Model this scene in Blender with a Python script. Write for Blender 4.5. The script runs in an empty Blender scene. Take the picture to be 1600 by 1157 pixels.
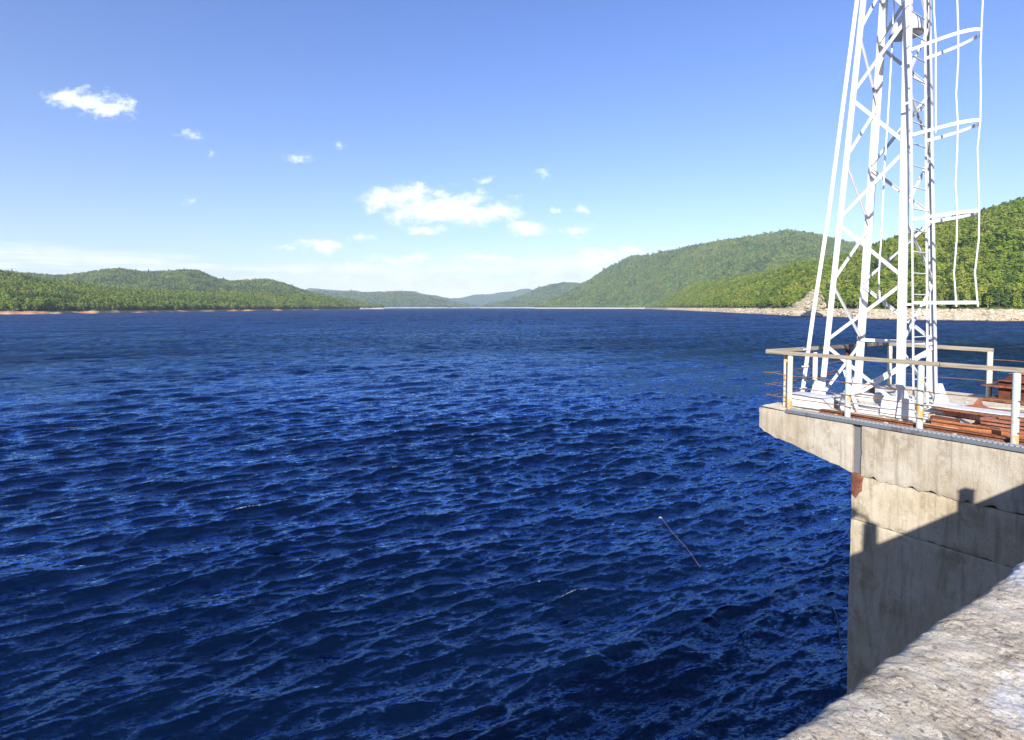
import bpy, math, random
import numpy as np
from mathutils import Vector
R = math.radians
random.seed(7); rng = np.random.default_rng(7)
sc = bpy.context.scene
COL = sc.collection
CAMZ = 12.0
PITCH = math.atan(34.5 / 860)

# ---------------------------------------------------------------- camera
cam = bpy.data.objects.new('camera', bpy.data.cameras.new('camera'))
COL.objects.link(cam); sc.camera = cam
cam.location = (0, 0, CAMZ); cam.rotation_euler = (R(90) - PITCH, 0, 0)
cam.data.sensor_width = 36; cam.data.lens = 860 / 1600 * 36
cam.data.shift_y = -63.5 / 1600
cam.data.clip_start = 0.05; cam.data.clip_end = 60000

# ---------------------------------------------------------------- light
PHI = math.atan2(.536, .844)                      # the dam's axis in plan
Bv = Vector((math.cos(PHI), math.sin(PHI), 0)); Av = Vector((-math.sin(PHI), math.cos(PHI), 0))
travel = (Av * 1.19 + Bv * 1.66 + Vector((0, 0, -1))).normalized()
SUN_EL = math.asin(-travel.z); SUN_AZ = math.atan2(-travel.x, -travel.y)   # clockwise from +Y
sun = bpy.data.objects.new('sun', bpy.data.lights.new('sun', 'SUN'))
COL.objects.link(sun); sun.rotation_euler = travel.to_track_quat('-Z', 'Y').to_euler()
sun.data.energy = 5.0; sun.data.angle = R(0.53); sun.data.color = (1, .955, .88)

world = bpy.data.worlds.new('World'); sc.world = world; world.use_nodes = True
nt = world.node_tree; nt.nodes.clear()
def N(t, kind, **kw):
    n = t.nodes.new(kind)
    for k, v in kw.items(): setattr(n, k, v)
    return n
def lk(t, a, b): t.links.new(a, b)
def M_(t, op, a, b=None, c=None, clamp=False):
    n = t.nodes.new('ShaderNodeMath'); n.operation = op; n.use_clamp = clamp
    for i, v in enumerate((a, b, c)):
        if v is None: continue
        if isinstance(v, (int, float)): n.inputs[i].default_value = v
        else: t.links.new(v, n.inputs[i])
    return n.outputs[0]
def V_(t, op, a, b=None):
    n = t.nodes.new('ShaderNodeVectorMath'); n.operation = op
    for i, v in enumerate((a, b)):
        if v is None: continue
        if isinstance(v, (tuple, list)): n.inputs[i].default_value = v
        else: t.links.new(v, n.inputs[i])
    return n.outputs['Value'] if op in ('LENGTH', 'DOT_PRODUCT') else n.outputs[0]
def mixc(t, f, a, b, mode='MIX'):
    n = t.nodes.new('ShaderNodeMix'); n.data_type = 'RGBA'; n.blend_type = mode
    for s, v in ((n.inputs[0], f), (n.inputs[6], a), (n.inputs[7], b)):
        if isinstance(v, (int, float)): s.default_value = v
        elif isinstance(v, (tuple, list)): s.default_value = (*v, 1) if len(v) == 3 else v
        else: t.links.new(v, s)
    return n.outputs[2]
def noise(t, vec, scale, detail=4, rough=.55, dist=0.0):
    n = t.nodes.new('ShaderNodeTexNoise'); n.inputs['Scale'].default_value = scale
    n.inputs['Detail'].default_value = detail; n.inputs['Roughness'].default_value = rough
    n.inputs['Distortion'].default_value = dist
    if vec is not None: t.links.new(vec, n.inputs['Vector'])
    return n.outputs['Fac']
def maprange(t, v, a, b, c=0.0, d=1.0, smooth=True):
    n = t.nodes.new('ShaderNodeMapRange'); n.interpolation_type = 'SMOOTHSTEP' if smooth else 'LINEAR'
    t.links.new(v, n.inputs[0])
    for i, q in enumerate((a, b, c, d)): n.inputs[i + 1].default_value = q
    return n.outputs[0]
def mapping(t, vec, scale=(1, 1, 1), rot=(0, 0, 0), loc=(0, 0, 0)):
    n = t.nodes.new('ShaderNodeMapping'); t.links.new(vec, n.inputs[0])
    n.inputs['Location'].default_value = loc; n.inputs['Rotation'].default_value = rot; n.inputs['Scale'].default_value = scale
    return n.outputs[0]

SKY_S = 0.093
sky = N(nt, 'ShaderNodeTexSky', sky_type='NISHITA'); sky.sun_disc = False
sky.sun_elevation = SUN_EL; sky.sun_rotation = SUN_AZ
sky.altitude = 350; sky.air_density = 1.0; sky.dust_density = 0.3; sky.ozone_density = 2.2
tc = N(nt, 'ShaderNodeTexCoord'); dirv = V_(nt, 'NORMALIZE', tc.outputs['Generated'])
sx = N(nt, 'ShaderNodeSeparateXYZ'); lk(nt, dirv, sx.inputs[0])
dx, dy, dz = sx.outputs
# low cumulus deck seen in perspective: direction carried onto a level sheet
zc = M_(nt, 'MAXIMUM', dz, 0.008)
cu = N(nt, 'ShaderNodeCombineXYZ'); lk(nt, M_(nt, 'DIVIDE', dx, zc), cu.inputs[0]); lk(nt, M_(nt, 'DIVIDE', dy, zc), cu.inputs[1])
deckn = noise(nt, mapping(nt, cu.outputs[0], (.16, .20, 1), loc=(3.1, 1.7, 0)), 1.0, 6, .62)
# each fair-weather cloud: azimuth tangent, elevation tangent, half width, half height
CL = [(690, 324, 100, 27), (625, 312, 50, 24), (750, 333, 72, 19), (690, 301, 20, 9), (148, 166, 52, 17), (185, 176, 32, 16), (110, 156, 30, 9),
      (820, 358, 40, 13), (303, 213, 22, 9), (567, 371, 26, 8), (500, 384, 42, 10), (344, 244, 10, 9), (474, 252, 20, 8), (760, 283, 18, 7),
      (843, 275, 18, 7), (911, 330, 14, 8), (899, 360, 24, 11), (535, 232, 10, 7), (302, 317, 10, 7), (940, 404, 62, 15), (985, 396, 30, 10),
      (665, 357, 34, 8), (453, 392, 22, 6), (870, 326, 14, 6), (620, 405, 60, 8), (560, 420, 90, 9), (760, 405, 70, 7), (880, 432, 100, 9), (680, 436, 130, 10), (620, 428, 120, 7), (900, 416, 80, 9), (770, 446, 150, 6), (520, 440, 90, 6),
      (1700, 240, 70, 22), (-260, 300, 90, 20), (-420, 200, 50, 15), (2100, 330, 90, 18)]
dyc = M_(nt, 'MAXIMUM', dy, 0.02)
uv = N(nt, 'ShaderNodeCombineXYZ'); lk(nt, M_(nt, 'DIVIDE', dx, dyc), uv.inputs[0]); lk(nt, M_(nt, 'DIVIDE', dz, dyc), uv.inputs[1])
wob = N(nt, 'ShaderNodeTexNoise'); wob.inputs['Scale'].default_value = 16; wob.inputs['Detail'].default_value = 5; wob.inputs['Roughness'].default_value = .6
lk(nt, uv.outputs[0], wob.inputs['Vector'])
wv = V_(nt, 'MULTIPLY', V_(nt, 'SUBTRACT', wob.outputs['Color'], (.5, .5, .5)), (.075, .04, 0))
uvw = V_(nt, 'ADD', uv.outputs[0], wv)
best = None; bests = None
for (px, py, rx, ry) in CL:
    u0 = (px - 800) / 860; v0 = (480.5 - py) / 860
    d = V_(nt, 'SUBTRACT', uvw, (u0, v0, 0))
    l = V_(nt, 'LENGTH', V_(nt, 'MULTIPLY', d, (860 / (rx * 1.08), 860 / (ry * 1.1), 0)))
    if rx >= 30: best = l if best is None else M_(nt, 'MINIMUM', best, l)
    else: bests = l if bests is None else M_(nt, 'MINIMUM', bests, l)
fine = noise(nt, mapping(nt, uv.outputs[0], (1, 1.5, 1)), 26, 7, .68)
m1 = M_(nt, 'ADD', M_(nt, 'SUBTRACT', 1.0, best), M_(nt, 'MULTIPLY', M_(nt, 'SUBTRACT', fine, .5), 2.7))
m2 = M_(nt, 'ADD', M_(nt, 'SUBTRACT', 1.05, bests), M_(nt, 'MULTIPLY', M_(nt, 'SUBTRACT', noise(nt, mapping(nt, uv.outputs[0], (1, 1.5, 1)), 60, 6, .7), .5), 3.0))
puff = M_(nt, 'MULTIPLY', M_(nt, 'MAXIMUM', maprange(nt, m1, -.10, .80), M_(nt, 'MULTIPLY', maprange(nt, m2, .0, 1.5), .85)), maprange(nt, dy, .05, .2))
band = M_(nt, 'MULTIPLY', maprange(nt, deckn, .43, .62), M_(nt, 'MULTIPLY', maprange(nt, dz, .004, .03), maprange(nt, dz, .12, .06)))
cm = M_(nt, 'MAXIMUM', puff, M_(nt, 'MULTIPLY', band, .95))
shade = maprange(nt, noise(nt, mapping(nt, uv.outputs[0], (1, 2.2, 1), loc=(0, .03, 0)), 22, 4, .6), .3, .7, .82, 1.0)
ccol = N(nt, 'ShaderNodeCombineColor')
for i, k in enumerate((8.2, 8.6, 9.2)): lk(nt, M_(nt, 'MULTIPLY', shade, k), ccol.inputs[i])
# richer blue overhead, as the photograph's air is dry and clear
skyc = mixc(nt, 1.0, sky.outputs[0], mixc(nt, maprange(nt, dz, .02, .55, smooth=False), (1.0, .95, 1.07), (.66, .83, 1.30)), 'MULTIPLY')
bg = N(nt, 'ShaderNodeBackground'); bg.inputs[1].default_value = SKY_S
lk(nt, mixc(nt, M_(nt, 'MULTIPLY', cm, .93), skyc, ccol.outputs[0]), bg.inputs[0])
wo = N(nt, 'ShaderNodeOutputWorld'); lk(nt, bg.outputs[0], wo.inputs[0])

sc.view_settings.view_transform = 'Standard'; sc.view_settings.look = 'None'
sc.view_settings.exposure = 0.95; sc.view_settings.gamma = 1; sc.view_settings.use_curve_mapping = False
sc.render.engine = 'CYCLES'
cy = sc.cycles
cy.max_bounces = 6; cy.volume_bounces = 1; cy.use_denoising = True; cy.caustics_reflective = False; cy.caustics_refractive = False
cy.diffuse_bounces = 3; cy.glossy_bounces = 3; cy.transparent_max_bounces = 8

# ---------------------------------------------------------------- helpers
def tag(o, label=None, cat=None, group=None, kind=None):
    if label: o['label'] = label
    if cat: o['category'] = cat
    if group: o['group'] = group
    if kind: o['kind'] = kind
    return o
def W(b, a, z):                                    # dam frame (along dam, out over the water, height from eye) -> world
    p = Bv * b + Av * a; return Vector((p.x, p.y, z + CAMZ))
class MB:
    def __init__(s): s.v = []; s.f = []; s.sm = []
    def add(s, vs, fs, smooth=False):
        o = len(s.v); s.v += [tuple(v) for v in vs]; s.f += [tuple(i + o for i in f) for f in fs]; s.sm += [smooth] * len(fs); return s
    def box(s, x0, x1, y0, y1, z0, z1):
        v = [(x, y, z) for z in (z0, z1) for y in (y0, y1) for x in (x0, x1)]
        return s.add(v, [(0, 2, 3, 1), (4, 5, 7, 6), (0, 1, 5, 4), (2, 6, 7, 3), (0, 4, 6, 2), (1, 3, 7, 5)])
    def obar(s, p, q, u, hu, hv, o=(0, 0)):        # bar p->q, section 2hu x 2hv, u a hint for the first axis
        p = Vector(p); q = Vector(q); d = (q - p).normalized(); u = Vector(u); u = (u - d * u.dot(d)).normalized(); w = d.cross(u)
        off = u * o[0] + w * o[1]
        v = [e + off + u * su * hu + w * sv * hv for e in (p, q) for su, sv in ((-1, -1), (1, -1), (1, 1), (-1, 1))]
        return s.add(v, [(3, 2, 1, 0), (4, 5, 6, 7), (0, 1, 5, 4), (1, 2, 6, 5), (2, 3, 7, 6), (3, 0, 4, 7)])
    def lbar(s, p, q, u, w, t):                    # angle iron: a flange along u and one along p->q x u
        s.obar(p, q, u, w / 2, t / 2, (0, 0)); return s.obar(p, q, u, t / 2, w / 2.4, (-w / 2 + t / 2, w / 2.4))
    def tube(s, pts, r, n=8, cap=True):
        pts = [Vector(p) for p in pts]; rings = []
        for i, p in enumerate(pts):
            d = (pts[min(i + 1, len(pts) - 1)] - pts[max(i - 1, 0)]).normalized()
            h = Vector((0, 0, 1)) if abs(d.z) < .9 else Vector((1, 0, 0)); u = d.cross(h).normalized(); w = d.cross(u)
            rr = r[i] if isinstance(r, (list, tuple)) else r
            rings.append([p + (u * math.cos(k * 2 * math.pi / n) + w * math.sin(k * 2 * math.pi / n)) * rr for k in range(n)])
        v = [x for g in rings for x in g]; f = []
        for i in range(len(pts) - 1):
            for k in range(n):
                k2 = (k + 1) % n; f.append((i * n + k, i * n + k2, (i + 1) * n + k2, (i + 1) * n + k))
        s.add(v, f, True)
        if cap:
            s.add(rings[0], [tuple(range(n))[::-1]]); s.add(rings[-1], [tuple(range(n))])
        return s
    def prism(s, poly, b0, b1, axis='x'):          # polygon in (y,z), extruded along x
        n = len(poly)
        if axis == 'x': v = [(b0, y, z) for y, z in poly] + [(b1, y, z) for y, z in poly]
        else: v = [(y, b0, z) for y, z in poly] + [(y, b1, z) for y, z in poly]
        return s.add(v, [tuple(range(n))[::-1], tuple(range(n, 2 * n))] + [(i, (i + 1) % n, (i + 1) % n + n, i + n) for i in range(n)])
    def mesh(s, name, mat, base=(0, 0, 0)):
        me = bpy.data.meshes.new(name)
        me.from_pydata([(x - base[0], y - base[1], z - base[2]) for x, y, z in s.v], [], s.f)
        me.polygons.foreach_set('use_smooth', s.sm); me.materials.append(mat); me.update(); return me
def fixn(me):
    import bmesh
    bm = bmesh.new(); bm.from_mesh(me); bmesh.ops.recalc_face_normals(bm, faces=bm.faces); bm.to_mesh(me); bm.free()
def thing(name, base, **kw):
    o = bpy.data.objects.new(name, None); COL.objects.link(o); o.location = W(*base); o.rotation_euler = (0, 0, PHI)
    o.empty_display_size = .2; o['_b'] = list(base); return tag(o, **kw)
def part(name, mb, mat, parent, bevel=0, label=None):
    base = parent['_b']; me = mb.mesh(name, mat, base); fixn(me)
    o = bpy.data.objects.new(name, me); COL.objects.link(o); o.parent = parent
    o['_b'] = list(base)
    if label: o['label'] = label
    if bevel:
        m = o.modifiers.new('bevel', 'BEVEL'); m.width = bevel; m.segments = 2; m.limit_method = 'ANGLE'
    return o
def solo(name, mb, mat, base, bevel=0, **kw):
    me = mb.mesh(name, mat, base); fixn(me)
    o = bpy.data.objects.new(name, me); COL.objects.link(o); o.location = W(*base); o.rotation_euler = (0, 0, PHI)
    o['_b'] = list(base)
    if bevel:
        m = o.modifiers.new('bevel', 'BEVEL'); m.width = bevel; m.segments = 2; m.limit_method = 'ANGLE'
    return tag(o, **kw)
def hash2(ix, iy, seed):
    h = (ix.astype(np.int64) * 374761393 + iy.astype(np.int64) * 668265263 + seed * 974711) & 0x7fffffff
    h = ((h ^ (h >> 13)) * 1274126177) & 0x7fffffff
    return ((h ^ (h >> 16)) & 0xffff) / 65535.0
def vnoise(x, y, seed=0):
    x = np.asarray(x, float); y = np.asarray(y, float)
    ix = np.floor(x); iy = np.floor(y); fx = x - ix; fy = y - iy; fx = fx * fx * (3 - 2 * fx); fy = fy * fy * (3 - 2 * fy)
    a = hash2(ix, iy, seed); b = hash2(ix + 1, iy, seed); c = hash2(ix, iy + 1, seed); d = hash2(ix + 1, iy + 1, seed)
    return (a * (1 - fx) + b * fx) * (1 - fy) + (c * (1 - fx) + d * fx) * fy
def fbm(x, y, seed=0, o=4, g=.5):
    r = 0; a = 1; t = 0
    for i in range(o): r = r + a * vnoise(x * 2 ** i, y * 2 ** i, seed + i * 17); t += a; a *= g
    return r / t - .5
def grid_mesh(name, P, mat, smooth=True, attrs=None):
    ny, nx = P.shape[:2]; me = bpy.data.meshes.new(name)
    idx = np.arange(ny * nx).reshape(ny, nx)
    q = np.stack([idx[:-1, :-1], idx[:-1, 1:], idx[1:, 1:], idx[1:, :-1]], -1).reshape(-1, 4)
    me.vertices.add(ny * nx); me.vertices.foreach_set('co', P.reshape(-1).astype(np.float32))
    me.loops.add(q.size); me.loops.foreach_set('vertex_index', q.reshape(-1).astype(np.int32))
    me.polygons.add(len(q)); me.polygons.foreach_set('loop_start', (np.arange(len(q)) * 4).astype(np.int32))
    me.polygons.foreach_set('use_smooth', np.full(len(q), smooth))
    me.update(calc_edges=True)
    for k, v in (attrs or {}).items():
        at = me.attributes.new(k, 'FLOAT', 'POINT'); at.data.foreach_set('value', v.reshape(-1).astype(np.float32))
    me.materials.append(mat); return me

# ---------------------------------------------------------------- materials
def newmat(name):
    m = bpy.data.materials.new(name); m.use_nodes = True; t = m.node_tree
    return m, t, t.nodes['Principled BSDF']
def objco(t): return N(t, 'ShaderNodeTexCoord').outputs['Object']
def geopos(t): return N(t, 'ShaderNodeNewGeometry').outputs['Position']
def bump(t, p, h, strength, dist):
    b = N(t, 'ShaderNodeBump'); b.inputs['Strength'].default_value = strength; b.inputs['Distance'].default_value = dist
    lk(t, h, b.inputs['Height']); lk(t, b.outputs[0], p.inputs['Normal']); return b

def mat_concrete(name, base=(.42, .345, .235), dark=(.25, .19, .12), light=(.50, .44, .34)):
    m, t, p = newmat(name); c = geopos(t)
    rc = mapping(t, c, rot=(0, 0, -PHI))
    big = noise(t, rc, 1.7, 6, .68)
    streak = noise(t, mapping(t, rc, (4.5, 4.5, .55)), 1.9, 5, .65, .25)
    streak2 = noise(t, mapping(t, rc, (9, 9, .25)), 1.3, 4, .6)
    grain = noise(t, rc, 55, 4, .75)
    col = mixc(t, maprange(t, big, .35, .7), base, light)
    col = mixc(t, M_(t, 'MULTIPLY', maprange(t, streak, .45, .68), .65), col, dark)
    col = mixc(t, M_(t, 'MULTIPLY', maprange(t, streak2, .55, .70), .6), col, light)
    col = mixc(t, M_(t, 'MULTIPLY', maprange(t, noise(t, mapping(t, rc, (1, 1, .8), loc=(2, 5, 1)), 2.6, 7, .72), .52, .62), .55), col, dark)
    col = mixc(t, M_(t, 'MULTIPLY', maprange(t, noise(t, mapping(t, rc, (1, 1, .6), loc=(7, 1, 4)), 3.1, 7, .7), .58, .66), .6), col, light)
    # chalky lime runs on a few spots and rusty freckles
    col = mixc(t, M_(t, 'MULTIPLY', maprange(t, noise(t, rc, 6, 4, .6), .62, .72), .4), col, (.36, .25, .14))
    vor = N(t, 'ShaderNodeTexVoronoi'); vor.inputs['Scale'].default_value = 13; lk(t, rc, vor.inputs['Vector'])
    pit = M_(t, 'MULTIPLY', maprange(t, vor.outputs['Distance'], .11, .05), maprange(t, noise(t, rc, 3, 2), .58, .62))
    col = mixc(t, M_(t, 'MULTIPLY', pit, .85), col, (.05, .045, .04))
    col = mixc(t, maprange(t, grain, .2, .8), mixc(t, 1, col, (.72, .72, .72), 'MULTIPLY'), col)
    lk(t, col, p.inputs['Base Color']); p.inputs['Roughness'].default_value = .92; p.inputs['Specular IOR Level'].default_value = .25
    board = N(t, 'ShaderNodeTexWave'); board.wave_type = 'BANDS'; board.bands_direction = 'Y'; board.inputs['Scale'].default_value = 2.2
    board.inputs['Distortion'].default_value = 2.5; lk(t, rc, board.inputs['Vector'])
    h = M_(t, 'ADD', M_(t, 'MULTIPLY', grain, .45), M_(t, 'MULTIPLY', noise(t, rc, 9, 6, .65), 1.0))
    h = M_(t, 'ADD', h, M_(t, 'MULTIPLY', maprange(t, board.outputs['Fac'], .85, 1.0), .12))
    h = M_(t, 'SUBTRACT', h, M_(t, 'MULTIPLY', pit, 1.2))
    bump(t, p, h, .75, .012); return m
def mat_parapet():
    m, t, p = newmat('weathered_parapet'); c = mapping(t, geopos(t), rot=(0, 0, -PHI))
    vor = N(t, 'ShaderNodeTexVoronoi'); vor.inputs['Scale'].default_value = 95; lk(t, mapping(t, c, (1, 1, 1)), vor.inputs['Vector'])
    vor2 = N(t, 'ShaderNodeTexVoronoi'); vor2.inputs['Scale'].default_value = 120; lk(t, c, vor2.inputs['Vector'])
    peb = mixc(t, vor.outputs['Color'], (.24, .185, .125), (.72, .64, .52))
    sepc = N(t, 'ShaderNodeSeparateColor'); lk(t, vor2.outputs['Color'], sepc.inputs[0])
    peb = mixc(t, maprange(t, sepc.outputs[0], .0, 1), peb, (.54, .45, .34))
    mort = maprange(t, noise(t, c, 3.4, 5, .6, .4), .40, .56)
    col = mixc(t, mort, peb, mixc(t, maprange(t, noise(t, c, 24, 5, .7), .35, .65), (.55, .465, .345), (.74, .67, .55)))
    white = maprange(t, noise(t, mapping(t, c, (1, 1, 1), loc=(4, 2, 0)), 2.8, 6, .6, .6), .50, .60)
    col = mixc(t, M_(t, 'MULTIPLY', white, .9), col, (.80, .79, .79))
    brown = maprange(t, noise(t, mapping(t, c, loc=(9, 1, 3)), 2.6, 5, .65), .52, .66)
    col = mixc(t, M_(t, 'MULTIPLY', brown, .65), col, (.20, .14, .085))
    dk = maprange(t, noise(t, c, 48, 3, .6), .60, .66)
    col = mixc(t, M_(t, 'MULTIPLY', dk, .7), col, (.10, .08, .06))
    gr = noise(t, c, 130, 4, .8); col = mixc(t, maprange(t, gr, .56, .66), col, mixc(t, 1, col, (.38, .34, .28), 'MULTIPLY'))
    col = mixc(t, M_(t, 'MULTIPLY', maprange(t, gr, .44, .34), .7), col, (.78, .72, .62))
    lk(t, col, p.inputs['Base Color']); p.inputs['Roughness'].default_value = .9; p.inputs['Specular IOR Level'].default_value = .25
    h = M_(t, 'ADD', M_(t, 'MULTIPLY', M_(t, 'MULTIPLY', vor.outputs['Distance'], -.6), M_(t, 'SUBTRACT', 1.0, mort)), M_(t, 'MULTIPLY', noise(t, c, 55, 7, .78), 1.6))
    bump(t, p, h, .9, .010); return m
def mat_paint(name, col=(.86, .86, .86), wear=.62, rustcol=(.27, .12, .04), rough=.5):
    m, t, p = newmat(name); c = geopos(t)
    n1 = noise(t, mapping(t, c, (1, 1, .4)), 5, 6, .7); n2 = noise(t, c, 30, 4, .7)
    r = maprange(t, M_(t, 'ADD', M_(t, 'MULTIPLY', n1, .75), M_(t, 'MULTIPLY', n2, .25)), wear, wear + .05)
    dirt = maprange(t, noise(t, mapping(t, c, (3, 3, .6)), 2.5, 5, .6), .45, .75)
    cc = mixc(t, M_(t, 'MULTIPLY', dirt, .35), col, tuple(x * .78 for x in (col[0], col[1] * .97, col[2] * .9)))
    cc = mixc(t, r, cc, mixc(t, n2, rustcol, tuple(x * 1.8 for x in rustcol)))
    lk(t, cc, p.inputs['Base Color']); p.inputs['Roughness'].default_value = rough
    bump(t, p, n2, .25, .003); return m
def mat_rust(name, c1=(.20, .065, .03), c2=(.40, .16, .07), c3=(.09, .035, .02)):
    m, t, p = newmat(name); c = geopos(t)
    n1 = noise(t, c, 6, 6, .7); n2 = noise(t, c, 38, 5, .7)
    cc = mixc(t, maprange(t, n1, .35, .65), c1, c2); cc = mixc(t, maprange(t, n2, .5, .7), cc, c3)
    lk(t, cc, p.inputs['Base Color']); p.inputs['Roughness'].default_value = .85; p.inputs['Specular IOR Level'].default_value = .3
    bump(t, p, n2, .6, .006); return m
def mat_wood(name, c1=(.36, .32, .26), c2=(.20, .17, .135), axis=(30, 1.2, 30)):
    m, t, p = newmat(name); c = mapping(t, geopos(t), rot=(0, 0, -PHI))
    g = noise(t, mapping(t, c, axis), 1.5, 6, .7, .4); n1 = noise(t, c, 3, 4, .6)
    cc = mixc(t, maprange(t, g, .4, .66), c1, c2); cc = mixc(t, M_(t, 'MULTIPLY', maprange(t, n1, .5, .7), .5), cc, (.33, .26, .16))
    lk(t, cc, p.inputs['Base Color']); p.inputs['Roughness'].default_value = .88; bump(t, p, g, .7, .006); return m
def mat_plain(name, col, rough=.8, metal=0.0):
    m, t, p = newmat(name); n1 = noise(t, geopos(t), 25, 4, .6)
    lk(t, mixc(t, n1, tuple(x * .75 for x in col), tuple(min(1, x * 1.2) for x in col)), p.inputs['Base Color'])
    p.inputs['Roughness'].default_value = rough; p.inputs['Metallic'].default_value = metal; return m

CONC = mat_concrete('board_marked_concrete'); CONC_T = mat_concrete('weathered_band_concrete', (.37, .315, .235), (.235, .185, .125), (.46, .42, .35))
DECKC = mat_concrete('deck_concrete', (.66, .57, .43), (.42, .33, .22), (.70, .63, .51))
PARA = mat_parapet()
WHITE = mat_paint('white_tower_paint', (.55, .55, .55), .63)
POSTP = mat_paint('pale_post_paint', (.40, .46, .46), .545, (.33, .19, .05))
POSTC = mat_paint('cream_post_paint', (.56, .51, .38), .55, (.34, .17, .05))
RUST = mat_rust('rusty_steel', (.12, .04, .02), (.24, .095, .045), (.05, .02, .012)); RUSTP = mat_rust('red_brown_primer', (.22, .075, .045), (.33, .15, .10), (.11, .04, .025))
RUSTO = mat_rust('orange_rust', (.30, .09, .03), (.42, .16, .06), (.12, .04, .02))
DARKR = mat_rust('dark_rust', (.07, .022, .016), (.13, .04, .025), (.03, .012, .01))
WOOD_A = mat_wood('weathered_wood_along_pier', (.30, .255, .19), (.15, .12, .09), (30, 1.2, 30)); WOOD_B = mat_wood('weathered_wood_along_dam', (.30, .255, .19), (.15, .12, .09), (1.2, 30, 30))
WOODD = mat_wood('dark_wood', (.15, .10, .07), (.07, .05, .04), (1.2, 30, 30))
PLANK = mat_wood('pale_plank', (.56, .47, .33), (.38, .30, .2))
GREYM = mat_paint('galvanised_strip', (.11, .125, .14), .55, (.06, .05, .05))
WIRE = mat_rust('rusty_wire', (.14, .065, .03), (.22, .12, .065), (.07, .035, .02))
GREYL = mat_plain('lamp_grey', (.62, .62, .62), .55)
ROADM = mat_plain('road_asphalt', (.06, .06, .06), .9)

def mat_water():
    m, t, p = newmat('lake_water'); c = geopos(t); g = N(t, 'ShaderNodeNewGeometry')
    a = mapping(t, mapping(t, c, rot=(0, 0, R(-30))), (.26, 1.0, 1)); b = mapping(t, mapping(t, c, rot=(0, 0, R(-4))), (.42, 1.0, 1))
    gy = mapping(t, c, (1, .10, 1))
    def tilt(vec, scale, k, detail, rough=.6, dist=0.0):
        n = N(t, 'ShaderNodeTexNoise'); n.inputs['Scale'].default_value = scale; n.inputs['Detail'].default_value = detail
        n.inputs['Roughness'].default_value = rough; n.inputs['Distortion'].default_value = dist; lk(t, vec, n.inputs['Vector'])
        return V_(t, 'MULTIPLY', V_(t, 'SUBTRACT', n.outputs['Color'], (.5, .5, .5)), (k * .8, k * 1.1, 0))
    far = maprange(t, V_(t, 'LENGTH', c), 50, 600)          # beyond this the mesh no longer carries the chop
    v = V_(t, 'ADD', tilt(a, 4.2, 1.6, 6, .74, .6), tilt(b, 12.0, 1.35, 4, .7))
    v2 = V_(t, 'ADD', tilt(a, .6, 1.2, 5, .65, .2), tilt(a, .14, 1.0, 4)); v3 = V_(t, 'ADD', tilt(gy, .12, 1.7, 4, .7), tilt(b, .03, .5, 3))
    sc_ = N(t, 'ShaderNodeVectorMath'); sc_.operation = 'SCALE'; lk(t, V_(t, 'ADD', v2, v3), sc_.inputs[0]); lk(t, far, sc_.inputs['Scale'])
    nn = V_(t, 'NORMALIZE', V_(t, 'ADD', V_(t, 'ADD', g.outputs['Normal'], v), sc_.outputs[0]))
    at = N(t, 'ShaderNodeAttribute'); at.attribute_name = 'crest'
    fo = maprange(t, M_(t, 'ADD', M_(t, 'MULTIPLY', at.outputs['Fac'], 1.0), M_(t, 'MULTIPLY', noise(t, c, 3.2, 6, .75), 1.4)), 2.40, 2.6)
    fo = M_(t, 'MULTIPLY', fo, M_(t, 'MULTIPLY', maprange(t, noise(t, c, .07, 3, .5), .5, .62), maprange(t, noise(t, c, 11, 5, .75), .48, .58)))
    at2 = N(t, 'ShaderNodeAttribute'); at2.attribute_name = 'wash'
    wash = M_(t, 'MULTIPLY', at2.outputs['Fac'], maprange(t, noise(t, c, 2.6, 7, .75, .6), .54, .66))
    fo = M_(t, 'MAXIMUM', fo, wash)
    body = mixc(t, maprange(t, noise(t, c, .02, 3, .5), .35, .65), (.0003, .0026, .0095), (.0004, .0036, .0135))
    t.nodes.remove(p)
    df = N(t, 'ShaderNodeBsdfDiffuse'); lk(t, nn, df.inputs['Normal']); lk(t, mixc(t, M_(t, 'MULTIPLY', fo, .8), body, (.55, .62, .72)), df.inputs['Color'])
    gl = N(t, 'ShaderNodeBsdfGlossy'); gl.inputs['Color'].default_value = (.34, .59, 1.0, 1); lk(t, M_(t, 'MULTIPLY_ADD', far, .33, .07), gl.inputs['Roughness']); lk(t, nn, gl.inputs['Normal'])
    fr = N(t, 'ShaderNodeFresnel'); fr.inputs['IOR'].default_value = 1.45; lk(t, nn, fr.inputs['Normal'])
    # gusts roughen the lake in streaks and patches
    g1 = noise(t, mapping(t, c, (1, .35, 1)), .42, 7, .78); g2 = noise(t, a, .05, 3, .6)
    far2 = maprange(t, V_(t, 'LENGTH', c), 60, 260)
    gust = M_(t, 'ADD', M_(t, 'MULTIPLY', maprange(t, g1, .38, .62, .45, 1.65), far2), M_(t, 'SUBTRACT', 1.0, far2))
    gust = M_(t, 'MULTIPLY', gust, maprange(t, g2, .3, .7, .78, 1.22))
    fac = M_(t, 'MULTIPLY', M_(t, 'MULTIPLY', fr.outputs[0], M_(t, 'MULTIPLY', gust, M_(t, 'MULTIPLY_ADD', maprange(t, V_(t, 'LENGTH', c), 16, 190), -1.05, 1.52))), M_(t, 'SUBTRACT', 1.0, M_(t, 'MULTIPLY', fo, .8)), clamp=True)
    mx = N(t, 'ShaderNodeMixShader'); lk(t, fac, mx.inputs[0]); lk(t, df.outputs[0], mx.inputs[1]); lk(t, gl.outputs[0], mx.inputs[2])
    lk(t, mx.outputs[0], t.nodes['Material Output'].inputs['Surface'])
    return m
WATER = mat_water()

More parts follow.
